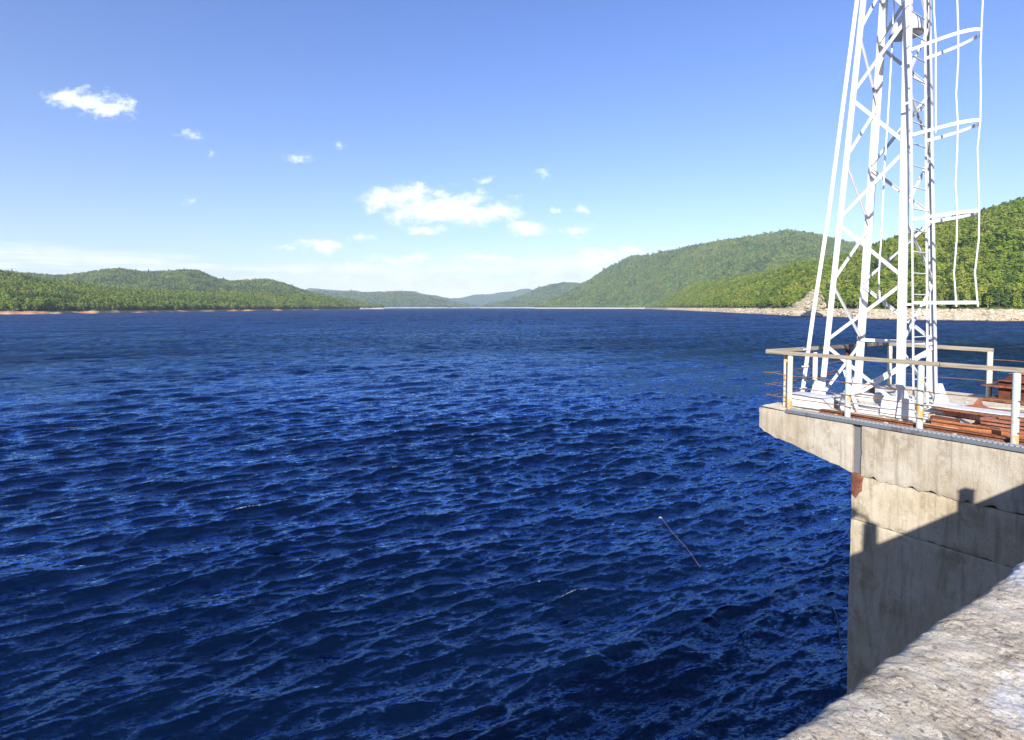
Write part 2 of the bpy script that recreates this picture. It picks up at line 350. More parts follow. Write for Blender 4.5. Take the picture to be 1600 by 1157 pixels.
def mat_land(name, grn=(.05, .09, .02), moss=0.0, rock=(.46, .37, .26), rock2=(.58, .50, .40), ztop=10.0, red=0.0, fleck=.02):
    m, t, p = newmat(name); c = geopos(t)
    s = N(t, 'ShaderNodeSeparateXYZ'); lk(t, c, s.inputs[0])
    n1 = noise(t, c, .12, 6, .7); n2 = noise(t, c, .9, 5, .7)
    rk = mixc(t, maprange(t, n1, .35, .65), rock, rock2)
    strata = noise(t, mapping(t, c, (.25, .25, 2.2)), .8, 5, .7, .5)
    rk = mixc(t, maprange(t, strata, .5, .64), rk, tuple(x * .45 for x in rock))
    if red: rk = mixc(t, maprange(t, noise(t, c, .03, 3), .4, .6, .25, .9), rk, (.50, .22, .11))
    rk = mixc(t, maprange(t, n2, .55, .72), rk, (.20, .15, .10))
    if moss: rk = mixc(t, M_(t, 'MULTIPLY', maprange(t, noise(t, c, .35, 6, .7), .5, .58), moss), rk, (.10, .12, .04))
    wet = maprange(t, s.outputs[2], .7, .2); rk = mixc(t, M_(t, 'MULTIPLY', wet, .7), rk, (.10, .07, .05))
    gn = mixc(t, maprange(t, noise(t, c, fleck, 8, .78), .38, .62), tuple(x * .45 for x in grn), tuple(x * 1.7 for x in grn))
    edge = M_(t, 'ADD', s.outputs[2], M_(t, 'MULTIPLY', M_(t, 'SUBTRACT', n1, .5), 7))
    col = mixc(t, maprange(t, edge, ztop - .6, ztop + .8), rk, gn)
    lk(t, col, p.inputs['Base Color']); p.inputs['Roughness'].default_value = .95; p.inputs['Specular IOR Level'].default_value = .15
    bump(t, p, M_(t, 'ADD', n1, M_(t, 'MULTIPLY', n2, .4)), 1.0, 1.6); return m
def mat_leaf(name, c0, c1, c2, patch=.012):
    m, t, p = newmat(name); c = geopos(t); oi = N(t, 'ShaderNodeObjectInfo')
    f = M_(t, 'ADD', M_(t, 'MULTIPLY', maprange(t, noise(t, c, .17, 3, .7), .32, .68), .62), M_(t, 'MULTIPLY', maprange(t, noise(t, c, patch, 4, .6), .3, .7), .58)); f = M_(t, 'ADD', f, .10)
    cc = mixc(t, maprange(t, f, .1, .6), c0, c1); cc = mixc(t, maprange(t, f, .6, 1.15), cc, c2)
    cc = mixc(t, maprange(t, noise(t, c, .9, 3, .6), .35, .65), mixc(t, 1, cc, (.7, .75, .7), 'MULTIPLY'), cc)
    lk(t, cc, p.inputs['Base Color']); p.inputs['Roughness'].default_value = .8; p.inputs['Specular IOR Level'].default_value = .2
    tr = N(t, 'ShaderNodeBsdfTranslucent'); lk(t, cc, tr.inputs[0]); ad = N(t, 'ShaderNodeMixShader'); ad.inputs[0].default_value = .38
    lk(t, p.outputs[0], ad.inputs[1]); lk(t, tr.outputs[0], ad.inputs[2]); lk(t, ad.outputs[0], t.nodes['Material Output'].inputs['Surface'])
    return m
LEAF_B = mat_leaf('broadleaf_foliage', (.07, .12, .016), (.185, .265, .030), (.35, .355, .062))
LEAF_D = mat_leaf('conifer_foliage', (.045, .09, .02), (.075, .13, .028), (.12, .17, .04))
LEAF_L = mat_leaf('larch_foliage', (.075, .13, .020), (.195, .275, .036), (.35, .365, .068))
BARK_W = mat_plain('birch_bark', (.55, .52, .46), .9); BARK_D = mat_plain('pine_bark', (.10, .065, .045), .9)

# ---------------------------------------------------------------- water: one sheet from the dam to the far shore
def make_water():
    def seg(a, b, n): return np.exp(np.linspace(math.log(a), math.log(b), n, endpoint=False))
    r = np.concatenate([seg(3, 14, 15), seg(14, 80, 480), seg(80, 320, 240), seg(320, 17000, 110), [17000.0]])
    t = np.concatenate([np.linspace(-112, -50, 50, endpoint=False), np.linspace(-50, 50, 760, endpoint=False), np.linspace(50, 112, 50)]) * math.pi / 180
    X = r[:, None] * np.sin(t)[None]; Y = r[:, None] * np.cos(t)[None]
    dr = np.gradient(r)[:, None] * np.ones_like(X)
    Z = np.zeros_like(X); GX = np.zeros_like(X); GY = np.zeros_like(X); J = np.zeros_like(X)
    n = 96; lam = np.exp(np.linspace(math.log(.36), math.log(8), n)); main = math.atan2(-.87, .50)
    gust = 1 + .9 * fbm(X / 26, Y / 26, 5, 3)
    for i, L in enumerate(lam):
        k = 2 * math.pi / L; spread = R(26) if L < 1 else (R(19) if L < 4 else R(24))
        th = main + rng.normal(0, spread); ph = rng.uniform(0, 6.283)
        slope = .056 if L < 1.0 else .056 * (1.0 / L) ** .52
        a = slope / k * rng.uniform(.6, 1.35)
        fade = np.clip((L / np.maximum(dr, 1e-3) - 2.2) / 2, 0, 1) * gust
        arg = k * (X * math.cos(th) + Y * math.sin(th)) + ph
        s = np.sin(arg); c = np.cos(arg)
        Z += a * fade * c; GX -= a * fade * s * math.cos(th) * 1.1; GY -= a * fade * s * math.sin(th) * 1.1
        J += a * k * fade * c
    P = np.stack([X + GX, Y + GY, Z], -1)
    crest = np.clip(J / .42, -1, 2)
    # foam where the chop slaps the pier
    b = X * Bv.x + Y * Bv.y; a_ = X * Av.x + Y * Av.y
    d = np.hypot(np.maximum(np.maximum(a_ - 4.75, 0), 0), np.maximum(9.8 - b, 0) + np.maximum(b - 15.4, 0))
    wash = np.clip(1 - d / 4.5, 0, 1) * (a_ > .4)
    return grid_mesh('lake_water', P, WATER, True, {'crest': crest, 'wash': wash})
wob_ = bpy.data.objects.new('lake_water', make_water()); COL.objects.link(wob_); tag(wob_, kind='structure')

# ---------------------------------------------------------------- hills and shores
f_ = 860.0
def ray(px, py):
    dx_ = (px - 800) / f_; z_ = -(py - 515) / f_; c, s = math.cos(PITCH), math.sin(PITCH)
    y_ = c + z_ * s; return dx_ / y_, (-s + z_ * c) / y_          # X/Y and (Z-12)/Y
def hill(name, cols, mat, nx, ny, beach, bw, treeh, amp, seed, p=1.0, nsc=1.0, kind='structure'):
    # cols: (column in the view, silhouette row, shore distance, ridge distance)
    cols = sorted(cols); cx = np.array([c[0] for c in cols], float)
    u = np.linspace(cx[0], cx[-1], nx)
    sil = np.interp(u, cx, [c[1] for c in cols]); sh = np.interp(u, cx, [c[2] for c in cols]); rd = np.interp(u, cx, [c[3] for c in cols])
    sil = sil + fbm(u / 22, u * 0, seed, 3) * 3.0 * nsc
    sh = sh * (1 + .030 * fbm(u / 30, u * 0 + 3, seed + 2, 4) * 2)
    rd = np.maximum(rd, sh * 1.02 + bw + 30)
    rr = [ray(a, b) for a, b in zip(u, sil)]
    tx = np.array([q[0] for q in rr]); tz = np.array([q[1] for q in rr])
    zr = np.maximum(CAMZ + tz * rd - treeh, beach + 1.0)
    tt = np.concatenate([[-1.0], np.linspace(0, 1, 9)]); rows = []
    for q in tt:                                       # lake bed and beach
        yy = sh + bw * q if q >= 0 else sh - 25
        zz = np.full(nx, -3.0) if q < 0 else np.zeros(nx) + beach * (q ** .85) + (fbm(tx * yy / 9, yy / 9, seed + 5, 4) * 1.6 * min(1, q * 3) if q > 0 else 0) - (.3 if q == 0 else 0)
        rows.append(np.stack([tx * yy, yy, zz], -1))
    for q in np.linspace(0, 1.6, ny)[1:]:
        yy = sh + bw + (rd - sh - bw) * q
        if q <= 1: zz = beach + (zr - beach) * q ** p
        else: zz = beach + (zr - beach) * np.maximum(0, 1 - ((q - 1) / .6) ** 1.6) * (1 - .1 * (q - 1)) - 30 * (q - 1)
        env = np.sin(math.pi * min(q, 1)) if q < 1 else 0
        n = (1 - 2 * np.abs(fbm(tx * yy / (260 * nsc), yy / (420 * nsc), seed, 4)) * 2)
        zz = zz + env * amp * (zr - beach) * (n - .55) * .9 + fbm(tx * yy / 40, yy / 40, seed + 9, 3) * 5 * min(1, q * 4) * (1 if q < .9 else .3)
        rows.append(np.stack([tx * yy, yy, zz], -1))
    P = np.stack(rows, 0)
    o = bpy.data.objects.new(name, grid_mesh(name, P, mat, True)); COL.objects.link(o); tag(o, kind=kind)
    return P, u
LAND_R = mat_land('right_shore_land', (.06, .10, .02), 0.0, (.50, .385, .25), (.66, .56, .42), 10.2)
LAND_L = mat_land('left_shore_land', (.06, .10, .022), 0.0, (.52, .36, .24), (.58, .46, .34), 5.2, red=1)
LAND_M = mat_land('mid_hill_land', (.06, .11, .022), 0.0, (.60, .52, .42), (.66, .60, .52), 9, fleck=.03)
LAND_F = mat_land('far_hill_land', (.06, .105, .028), 0.0, (.60, .54, .46), (.68, .62, .55), 11, fleck=.012)

R1c = [(1005, 479, 4600, 4700), (1020, 476, 3600, 3900), (1040, 466, 2700, 3300), (1060, 454, 2250, 2900), (1090, 443, 1720, 2500), (1150, 434, 1150, 1900), (1200, 425, 900, 1650), (1240, 411, 770, 1500),
       (1300, 403, 690, 1350), (1350, 391, 600, 1230), (1380, 377, 565, 1130), (1420, 366, 535, 1080), (1470, 346, 510, 1040), (1530, 331, 485, 1000), (1600, 309, 469, 960),
       (1700, 285, 455, 940), (1850, 262, 440, 930), (2100, 255, 420, 900), (2500, 250, 400, 880), (3000, 280, 380, 860)]
P_R1, u_R1 = hill('near_right_hill', R1c, LAND_R, 420, 70, 10.5, 34, 10, .16, 11, .95, .45)
R2c = [(835, 480, 5200, 5600), (850, 476, 5100, 5700), (870, 466, 5000, 5700), (900, 450, 4800, 5700), (930, 431, 4700, 5700), (960, 412, 4500, 5600), (985, 400, 4400, 5500), (1010, 398, 4300, 5400), (1050, 391, 4000, 5200),
       (1100, 380, 3600, 5000), (1150, 373, 3200, 4800), (1200, 364, 3000, 4700), (1230, 359, 2900, 4600), (1260, 364, 2800, 4600), (1300, 373, 2700, 4500), (1340, 381, 2600, 4400), (1400, 392, 2500, 4300), (1500, 420, 2400, 4200)]
P_R2, u_R2 = hill('right_mountain', R2c, LAND_M, 260, 80, 10, 40, 9, .22, 23, .92, 1.2)
R3c = [(750, 480.0, 7400, 7800), (762, 477, 7300, 8200), (790, 469, 7200, 8500), (820, 458, 7100, 8700), (840, 450, 7000, 8800), (860, 443, 7000, 8800), (880, 439, 7000, 8800), (900, 441, 7000, 8800), (960, 450, 7000, 8800)]
P_R3, u_R3 = hill('distant_right_hill', R3c, LAND_F, 130, 40, 11, 70, 6, .2, 31, .95, 1.5)
R4c = [(640, 470, 12800, 14600), (680, 464, 12800, 14600), (704, 467, 12600, 14500), (722, 466, 12600, 14500), (740, 461, 12600, 14500), (760, 460, 12600, 14500), (779, 457, 12600, 14500), (800, 455, 12600, 14500), (824, 451, 12600, 14500), (850, 452, 12600, 14500), (900, 458, 12600, 14500)]
hill('blue_far_ridge', R4c, LAND_F, 120, 30, 12, 90, 0, .15, 37, 1, 1.5)
L1c = [(-1500, 330, 640, 1100), (-900, 360, 720, 1180), (-500, 385, 800, 1260), (-250, 404, 850, 1320), (0, 425, 900, 1400), (30, 431, 930, 1450), (60, 436, 950, 1500), (100, 441, 1000, 1560), (150, 448, 1070, 1650), (200, 454, 1180, 1750), (250, 455, 1300, 1850), (300, 456, 1430, 2000),
       (400, 458, 1760, 2350), (440, 460, 1950, 2500), (500, 463, 2350, 2850), (530, 468, 2650, 3100), (550, 475, 2850, 3250), (562, 479.4, 3100, 3300)]
P_L1, u_L1 = hill('near_left_hill', L1c, LAND_L, 420, 60, 5.2, 24, 9, .14, 43, .9, .5)
L2c = [(-300, 405, 2300, 3000), (-100, 415, 2350, 3100), (0, 424, 2400, 3200), (50, 428, 2400, 3200), (100, 432, 2400, 3250), (130, 427, 2450, 3300), (160, 422, 2500, 3350), (190, 420, 2550, 3400), (220, 424, 2600, 3450), (250, 425, 2650, 3500), (290, 421, 2700, 3550), (310, 424, 2750, 3600),
       (340, 435, 2800, 3650), (360, 440, 2850, 3700), (400, 438, 2900, 3750), (420, 437, 2950, 3800), (440, 442, 3000, 3850), (470, 452, 3100, 3900), (500, 460, 3200, 4000), (530, 467, 3300, 4050), (560, 472, 3400, 4100), (600, 479, 3600, 4200)]
P_L2, u_L2 = hill('mid_left_hill', L2c, LAND_M, 300, 50, 9, 40, 9, .22, 53, .95, .9)
L3c = [(440, 457, 7300, 8800), (476, 453.5, 7300, 8800), (500, 454, 7200, 8700), (530, 456, 7100, 8700), (560, 455.5, 7000, 8600), (590, 456, 7000, 8600), (620, 456, 7000, 8600), (645, 457, 7000, 8600), (660, 460, 7100, 8600), (680, 464, 7200, 8600), (700, 469, 7300, 8600), (720, 475, 7500, 8600), (742, 480, 7900, 8600)]
P_L3, u_L3 = hill('distant_left_hill', L3c, LAND_F, 150, 40, 11, 70, 5, .22, 61, .95, 1.4)
L4c = [(420, 462, 10500, 12000), (450, 456, 10500, 12000), (485, 451, 10500, 12000), (520, 453.5, 10500, 12000), (600, 457, 10500, 12000), (640, 454.5, 10500, 12000), (700, 466, 10500, 12000), (760, 478, 10500, 12000)]
hill('blue_left_ridge', L4c, LAND_F, 90, 26, 12, 80, 0, .15, 67, 1, 1.5)

# ---------------------------------------------------------------- trees
def crown_mesh(kind, nleaf, size, seed):
    r = random.Random(seed); mb = MB()
    for i in range(nleaf):
        if kind == 'birch':
            h = r.uniform(.22, 1.0); rad = .30 * math.sin(math.pi * min(1, (h - .12) / .95)) ** .6
            rad *= .75 + .5 * r.random()
        elif kind == 'pine':
            h = 1 - r.random() ** 1.3 * .8; rad = .22 * (1.02 - h) ** .75 + .015
        else:
            h = 1 - r.random() ** 1.15 * .85; rad = .19 * (1.03 - h) ** .55 + .01
        a = r.uniform(0, 6.283); q = rad * (.45 + .55 * r.random() ** .5)
        c = Vector((math.cos(a) * q, math.sin(a) * q, h)); s = size * r.uniform(.6, 1.3) * (1 if kind == 'birch' else (.55 + .9 * (1 - h)))
        n = Vector((math.cos(a) * 1.0, math.sin(a) * 1.0, r.uniform(.2, 1.2))).normalized() + Vector((r.uniform(-.6, .6), r.uniform(-.6, .6), r.uniform(-.4, .4)))
        n.normalize(); u = n.orthogonal().normalized(); w = n.cross(u)
        th = r.uniform(0, 6.28); u, w = u * math.cos(th) + w * math.sin(th), w * math.cos(th) - u * math.sin(th)
        mb.add([c - u * s * .6 - w * s * .3, c + u * s * .7 - w * s * .45 - n * s * .1, c + u * s * .35 + w * s * .6, c - u * s * .5 + w * s * .5 - n * s * .15], [(0, 1, 2, 3)])
    return mb
def trunk_mb(kind, seed):
    r = random.Random(seed); mb = MB(); lean = (r.uniform(-.03, .03), r.uniform(-.03, .03))
    mb.tube([(0, 0, -.12), (lean[0] * .4, lean[1] * .4, .35), (lean[0], lean[1], .9)], [.016, .012, .003], 5, False)
    for k in range(4):
        a = r.uniform(0, 6.28); h = r.uniform(.35, .7); mb.tube([(0, 0, h), (.16 * math.cos(a), .16 * math.sin(a), h + .12)], [.005, .002], 3, False)
    return mb
KINDS = [('birch', LEAF_B, BARK_W), ('larch', LEAF_L, BARK_D), ('pine', LEAF_D, BARK_D)]
near_crowns = {}; near_trunks = {}; protos = []; protos_s = []
for ki, (k, lm, bm) in enumerate(KINDS):
    near_crowns[k] = [crown_mesh(k, 150, .085, 100 + ki * 10 + j).mesh(k + '_crown', lm) for j in range(3)]
    near_trunks[k] = [trunk_mb(k, 200 + ki * 10 + j).mesh(k + '_trunk', bm) for j in range(2)]
    for j in range(3):
        for lst, nl, sz in ((protos, 70, .12), (protos_s, 26, .20)):
            mb = crown_mesh(k, nl, sz, 300 + ki * 10 + j); me = mb.mesh('forest_' + k, lm)
            if lst is protos:
                nf = len(mb.f); tb = trunk_mb(k, 5 + j); mb.add(tb.v, tb.f); me = mb.mesh('forest_' + k, lm); me.materials.append(bm)
                mi = np.zeros(len(mb.f), np.int32); mi[nf:] = 1; me.polygons.foreach_set('material_index', mi)
            lst.append(bpy.data.objects.new('tree_template', me))
def forest_group(name, pr):
    g = bpy.data.node_groups.new(name, 'GeometryNodeTree')
    g.interface.new_socket('Geometry', in_out='INPUT', socket_type='NodeSocketGeometry'); g.interface.new_socket('Geometry', in_out='OUTPUT', socket_type='NodeSocketGeometry')
    gi = g.nodes.new('NodeGroupInput'); go = g.nodes.new('NodeGroupOutput'); j = g.nodes.new('GeometryNodeGeometryToInstance')
    for o in reversed(pr):                        # the join lists its newest link first
        oi = g.nodes.new('GeometryNodeObjectInfo'); oi.inputs['Object'].default_value = o; oi.inputs['As Instance'].default_value = False
        one = g.nodes.new('GeometryNodeGeometryToInstance'); g.links.new(oi.outputs['Geometry'], one.inputs[0])
        o['_n'] = 0
        if 'jn' not in locals() or jn is None: jn = g.nodes.new('GeometryNodeJoinGeometry')
        g.links.new(one.outputs[0], jn.inputs[0])
    g.nodes.remove(j)
    ip = g.nodes.new('GeometryNodeInstanceOnPoints'); g.links.new(gi.outputs[0], ip.inputs['Points']); g.links.new(jn.outputs[0], ip.inputs['Instance'])
    ip.inputs['Pick Instance'].default_value = True
    def att(nm, ty):
        a = g.nodes.new('GeometryNodeInputNamedAttribute'); a.data_type = ty; a.inputs['Name'].default_value = nm; return a.outputs[0]
    g.links.new(att('vi', 'INT'), ip.inputs['Instance Index']); g.links.new(att('sc', 'FLOAT_VECTOR'), ip.inputs['Scale'])
    cr = g.nodes.new('ShaderNodeCombineXYZ'); g.links.new(att('rz', 'FLOAT'), cr.inputs[2]); g.links.new(cr.outputs[0], ip.inputs['Rotation'])
    g.links.new(ip.outputs[0], go.inputs[0]); return g
G_NEAR = forest_group('forest_near', protos); G_FAR = forest_group('forest_far', protos_s)
def sample_hill(P, r0, r1, spacing, seed, vis=True, umin=None, umax=None, u=None):
    rg = np.random.default_rng(seed)
    Q = P[r0:r1]
    if u is not None:
        keep = np.where((u >= umin) & (u <= umax))[0]; Q = Q[:, keep[0]:keep[-1] + 1]
    A = Q[:-1, :-1]; B = Q[:-1, 1:]; C = Q[1:, :-1]; D = Q[1:, 1:]
    ar = np.linalg.norm(np.cross(B - A, C - A), axis=-1)
    n = rg.poisson(ar / spacing ** 2)
    iy, ix = np.nonzero(n); reps = n[iy, ix]; iy = np.repeat(iy, reps); ix = np.repeat(ix, reps)
    s = rg.random(len(iy))[:, None]; t = rg.random(len(iy))[:, None]
    return A[iy, ix] * (1 - s) * (1 - t) + B[iy, ix] * s * (1 - t) + C[iy, ix] * (1 - s) * t + D[iy, ix] * s * t
def species(pts, seed, dark=.5):
    n = fbm(pts[:, 0] / 130, pts[:, 1] / 130, seed, 4) * 2 + rng.normal(0, .33, len(pts))
    k = np.where(n > dark, 2, np.where(n < .32, 0, 1)); return k
def forest(name, pts, H, hv, group, seed, dark, nv=3):
    k = species(pts, seed, dark); n = len(pts); vi = k * nv + rng.integers(0, nv, n)
    me = bpy.data.meshes.new(name); me.vertices.add(n); me.vertices.foreach_set('co', pts.astype(np.float32).reshape(-1))
    h = H * np.exp(rng.normal(0, hv, n)) * np.where(k == 2, 1.08, 1.0); w = h * rng.uniform(.95, 1.55, n)
    a = me.attributes.new('sc', 'FLOAT_VECTOR', 'POINT'); a.data.foreach_set('vector', np.stack([w, w, h], -1).astype(np.float32).reshape(-1))
    a = me.attributes.new('rz', 'FLOAT', 'POINT'); a.data.foreach_set('value', rng.uniform(0, 6.28, n).astype(np.float32))
    a = me.attributes.new('vi', 'INT', 'POINT'); a.data.foreach_set('value', vi.astype(np.int32))
    o = bpy.data.objects.new(name, me); COL.objects.link(o); tag(o, kind='stuff', label=name.replace('_', ' '), cat='forest')
    m = o.modifiers.new('forest', 'NODES'); m.node_group = group; return n
tot = 0
ptsR = sample_hill(P_R1, 9, 62, 6.3, 1, u=u_R1, umin=1000, umax=2300)
ptsL = sample_hill(P_L1, 9, 52, 6.6, 2, u=u_L1, umin=-600, umax=565)
# individuals: the trees that stand largest, along the water's edge
def pick(pts, n, lo, hi):
    col = 800 + f_ * pts[:, 0] / pts[:, 1]; ok = np.where((col > lo) & (col < hi))[0]
    d = pts[ok, 1]; o = ok[np.argsort(d)][:n]; return o
selR = pick(ptsR, 210, 1150, 1605); selL = pick(ptsL, 90, -5, 420)
def single(pts, idx, side, seed):
    ks = species(pts[idx], seed, .55)
    for q, kk in zip(idx, ks):
        k = KINDS[kk][0]; p = pts[q]; h = 13.5 * math.exp(rng.normal(0, .2)); w = h * rng.uniform(.95, 1.45)
        words = {'birch': ('birch_tree', 'yellow green birch tree with a pale trunk', 'birch'), 'larch': ('larch_tree', 'bright green slender larch tree', 'larch'), 'pine': ('pine_tree', 'dark green pine tree', 'pine')}[k]
        e = bpy.data.objects.new(words[0], None); COL.objects.link(e); e.location = p; e.scale = (w, w, h); e.rotation_euler = (0, 0, rng.uniform(0, 6.28))
        tag(e, words[1] + (' above the pale rocky shore on the right' if side else ' above the reddish beach on the left'), 'tree', words[2] + (' trees along the right shore' if side else ' trees along the left shore'))
        for nm, me in (('crown', random.choice(near_crowns[k])), ('trunk', random.choice(near_trunks[k]))):
            c = bpy.data.objects.new(nm, me); COL.objects.link(c); c.parent = e
single(ptsR, selR, 1, 3); single(ptsL, selL, 0, 4)
mR = np.ones(len(ptsR), bool); mR[selR] = False; mL = np.ones(len(ptsL), bool); mL[selL] = False
tot += forest('forest_on_near_right_hill', ptsR[mR], 11.5, .17, G_NEAR, 3, .48)
tot += forest('forest_on_near_left_hill', ptsL[mL], 11.5, .17, G_NEAR, 4, .5)
tot += forest('forest_on_right_mountain', sample_hill(P_R2, 9, 62, 12.5, 5), 14, .3, G_FAR, 6, .34)
tot += forest('forest_on_mid_left_hill', sample_hill(P_L2, 9, 43, 9.5, 6), 13, .2, G_FAR, 8, .30)
tot += forest('forest_on_distant_right_hill', sample_hill(P_R3, 9, 32, 24, 7), 18, .3, G_FAR, 9, .2)
tot += forest('forest_on_distant_left_hill', sample_hill(P_L3, 9, 32, 24, 8), 18, .3, G_FAR, 10, .2)
print('forest trees', tot)

# ---------------------------------------------------------------- shore rocks
ROCKM = mat_land('shore_rock', (.3, .24, .17), 0.0, (.46, .37, .25), (.64, .55, .41), 400)
def rock_mb(seed, n1=5, n2=8):
    r = random.Random(seed); vs = [(0, 0, 1 * r.uniform(.7, 1.1))]; fs = []
    for i in range(1, n1):
        ph = math.pi * .62 * i / (n1 - 1)
        for k in range(n2):
            a = 6.283 * k / n2 + .3 * i; q = r.uniform(.72, 1.2); vs.append((math.sin(ph) * math.cos(a) * q, math.sin(ph) * math.sin(a) * q * .8, math.cos(ph) * q * .85))
    for k in range(n2): fs.append((0, 1 + k, 1 + (k + 1) % n2))
    for i in range(n1 - 2):
        for k in range(n2): a0 = 1 + i * n2; k2 = (k + 1) % n2; fs.append((a0 + k, a0 + n2 + k, a0 + n2 + k2, a0 + k2))
    return MB().add(vs, fs)
rocks = [rock_mb(i) for i in range(6)]
bp = sample_hill(P_R1, 1, 9, 3.2, 12, u=u_R1, umin=1040, umax=1800)
rockcloud = MB(); big = []
order = np.argsort(-rng.random(len(bp)))
col = 800 + f_ * bp[:, 0] / bp[:, 1]
for q in order:
    p = bp[q]; s = .5 + 2.0 * rng.random() ** 3
    if p[2] < .1: continue
    if len(big) < 45 and 1200 < col[q] < 1600 and p[1] < 800: big.append((p, rng.uniform(1.3, 2.6))); continue
    if len(rockcloud.f) > 120000: break
    rk = rocks[int(rng.integers(0, 6))]; a = rng.uniform(0, 6.28); ca, sa = math.cos(a), math.sin(a); kx = s * rng.uniform(.8, 1.8)
    rockcloud.add([(p[0] + (x * ca * kx - y * sa * s), p[1] + (x * sa * kx + y * ca * s), p[2] + z * s * .7 - .1) for x, y, z in rk.v], rk.f)
o = bpy.data.objects.new('shore_rocks', rockcloud.mesh('shore_rocks', ROCKM)); COL.objects.link(o); tag(o, 'loose pale rocks strewn along the right shore', 'rocks', kind='stuff')
bm_ = [r.mesh('boulder', ROCKM) for r in rocks]
for p, s in big:
    o = bpy.data.objects.new('boulder', random.choice(bm_)); COL.objects.link(o); o.location = p; o.scale = (s * rng.uniform(.9, 1.8), s, s * rng.uniform(.5, .9)); o.rotation_euler = (0, 0, rng.uniform(0, 6.28))
    tag(o, 'large pale boulder lying on the right shore below the trees', 'boulder', 'boulders on the right shore')
# bare crag in the forest edge
CRAGM = mat_land('crag_rock', (.3, .24, .17), rock=(.42, .34, .22), rock2=(.64, .56, .42), ztop=400, moss=.8)
def crag():
    # a wedge of bare rock leaning up the slope, cut by ledges
    nu, nv = 46, 34; P = np.zeros((nv, nu, 3))
    for j_ in range(nv):
        for i in range(nu):
            u = i / (nu - 1); v = j_ / (nv - 1)
            px = 1234 + 54 * u; top = (482 - 35 * (u / .85) ** 1.15 if u < .85 else 447 + 30 * (u - .85) / .15) + 5 * (vnoise(u * 9, 0, 4) - .5)
            tx, tz = ray(px, 486 + (top - 486) * v); yy = 655 + 45 * v
            P[j_, i] = (tx * yy, yy, CAMZ + tz * yy)
    n1 = fbm(P[..., 0] / 5, P[..., 2] / 3.5, 3, 5, .65); n2 = np.round((P[..., 2] + P[..., 0] * .5) / 3.2 + fbm(P[..., 0] / 6, P[..., 2] / 6, 9, 3) * 2)
    P[..., 1] += n1 * 22 + (n2 % 2) * 4.0; P[..., 2] += n1 * 3; P[..., 0] += fbm(P[..., 2] / 3, P[..., 0] / 3, 13, 4) * 4
    return P
o = bpy.data.objects.new('rock_outcrop', grid_mesh('rock_outcrop', crag(), CRAGM, False)); COL.objects.link(o); tag(o, 'pale bare rock outcrop rising through the trees left of the tower', 'outcrop')

# ---------------------------------------------------------------- the dam and its pier
DK = -1.95
def face_block(a0, a1, zt, zb, b0, b1, seed, jag=.02, step=.05, disp=.012, rot=0.0):
    na = max(4, int(abs(a1 - a0) / step)); top = zt if callable(zt) else (lambda a: zt); bot = zb if callable(zb) else (lambda a: zb)
    h = abs(top(a0) - bot(a0)); nz = max(4, int(min(h, 3.5) / step)); mb = MB(); A_ = np.linspace(a0, a1, na + 1)
    jt = fbm(A_ * 9, A_ * 0 + seed, seed, 3) * jag * .25; jb = fbm(A_ * 11, A_ * 0 + seed + 2.5, seed + 3, 4) * jag * 2
    V = []
    for i, a in enumerate(A_):
        for k in range(nz + 1):
            t = k / nz; t = t if h < 4 else t ** 1.6
            z = (top(a) + jt[i]) * (1 - t) + (bot(a) + jb[i]) * t
            e = min(i, na - i, k, nz - k); rnd = .012 if e == 0 else 0
            ee = (.02 * float(fbm(a * 7, z * 7, seed + 8, 2)) if i in (0, na) else 0)
            V.append((b0 + rnd - disp * 2 * float(fbm(a * 3.5, z * 3.5, seed + 6, 4)) , a + ee, z))
    F = [(i * (nz + 1) + k, i * (nz + 1) + k + 1, (i + 1) * (nz + 1) + k + 1, (i + 1) * (nz + 1) + k) for i in range(na) for k in range(nz)]
    mb.add(V, F, True)
    ring = [i * (nz + 1) for i in range(na + 1)] + [na * (nz + 1) + k for k in range(1, nz + 1)] + [i * (nz + 1) + nz for i in range(na - 1, -1, -1)] + [k for k in range(nz - 1, 0, -1)]
    R0 = [V[i] for i in ring]; R1 = [(b1, v[1], v[2]) for v in R0]; m = len(ring)
    mb.add(R0 + R1, [(i, (i + 1) % m, (i + 1) % m + m, i + m) for i in range(m)] + [tuple(range(m, 2 * m))])
    return mb
pier = thing('concrete_pier', (12.5, 2.5, -14), label='tall board marked concrete pier with a tapered nose jutting out over the water', cat='pier')
part('nose', face_block(6.43, 4.70, -1.955, lambda a: -2.39 - .40 * (6.43 - a) / 1.73 + (.05 * max(0, (a - 6.3) / .13)), 9.80, 15.4, 1, .03), CONC_T, pier)
part('pour_band', face_block(4.56, .50, -1.955, -2.815, 9.80, 15.4, 2, .07), CONC_T, pier, label='uppermost concrete band with a jagged lower edge')
part('pour_band', face_block(4.71, .50, -2.835, -3.590, 9.825, 15.38, 3, .035), CONC, pier)
part('pour_band', face_block(4.715, .50, -3.602, -14.0, 9.835, 15.37, 4, .03, .07), CONC, pier)
part('joint_filler', MB().box(9.865, 15.3, 4.57, 4.70, -2.82, -1.97), mat_plain('joint_grey', (.12, .12, .13), .85), pier, .01)
rp = face_block(4.712, 4.53, -2.80, lambda a: -3.22 + .9 * abs(a - 4.655), 9.812, 9.86, 9, .07, .02, .008)
part('rusted_plate', rp, mat_rust('rust_bleed', (.10, .035, .02), (.20, .085, .05), (.05, .02, .015)), pier)
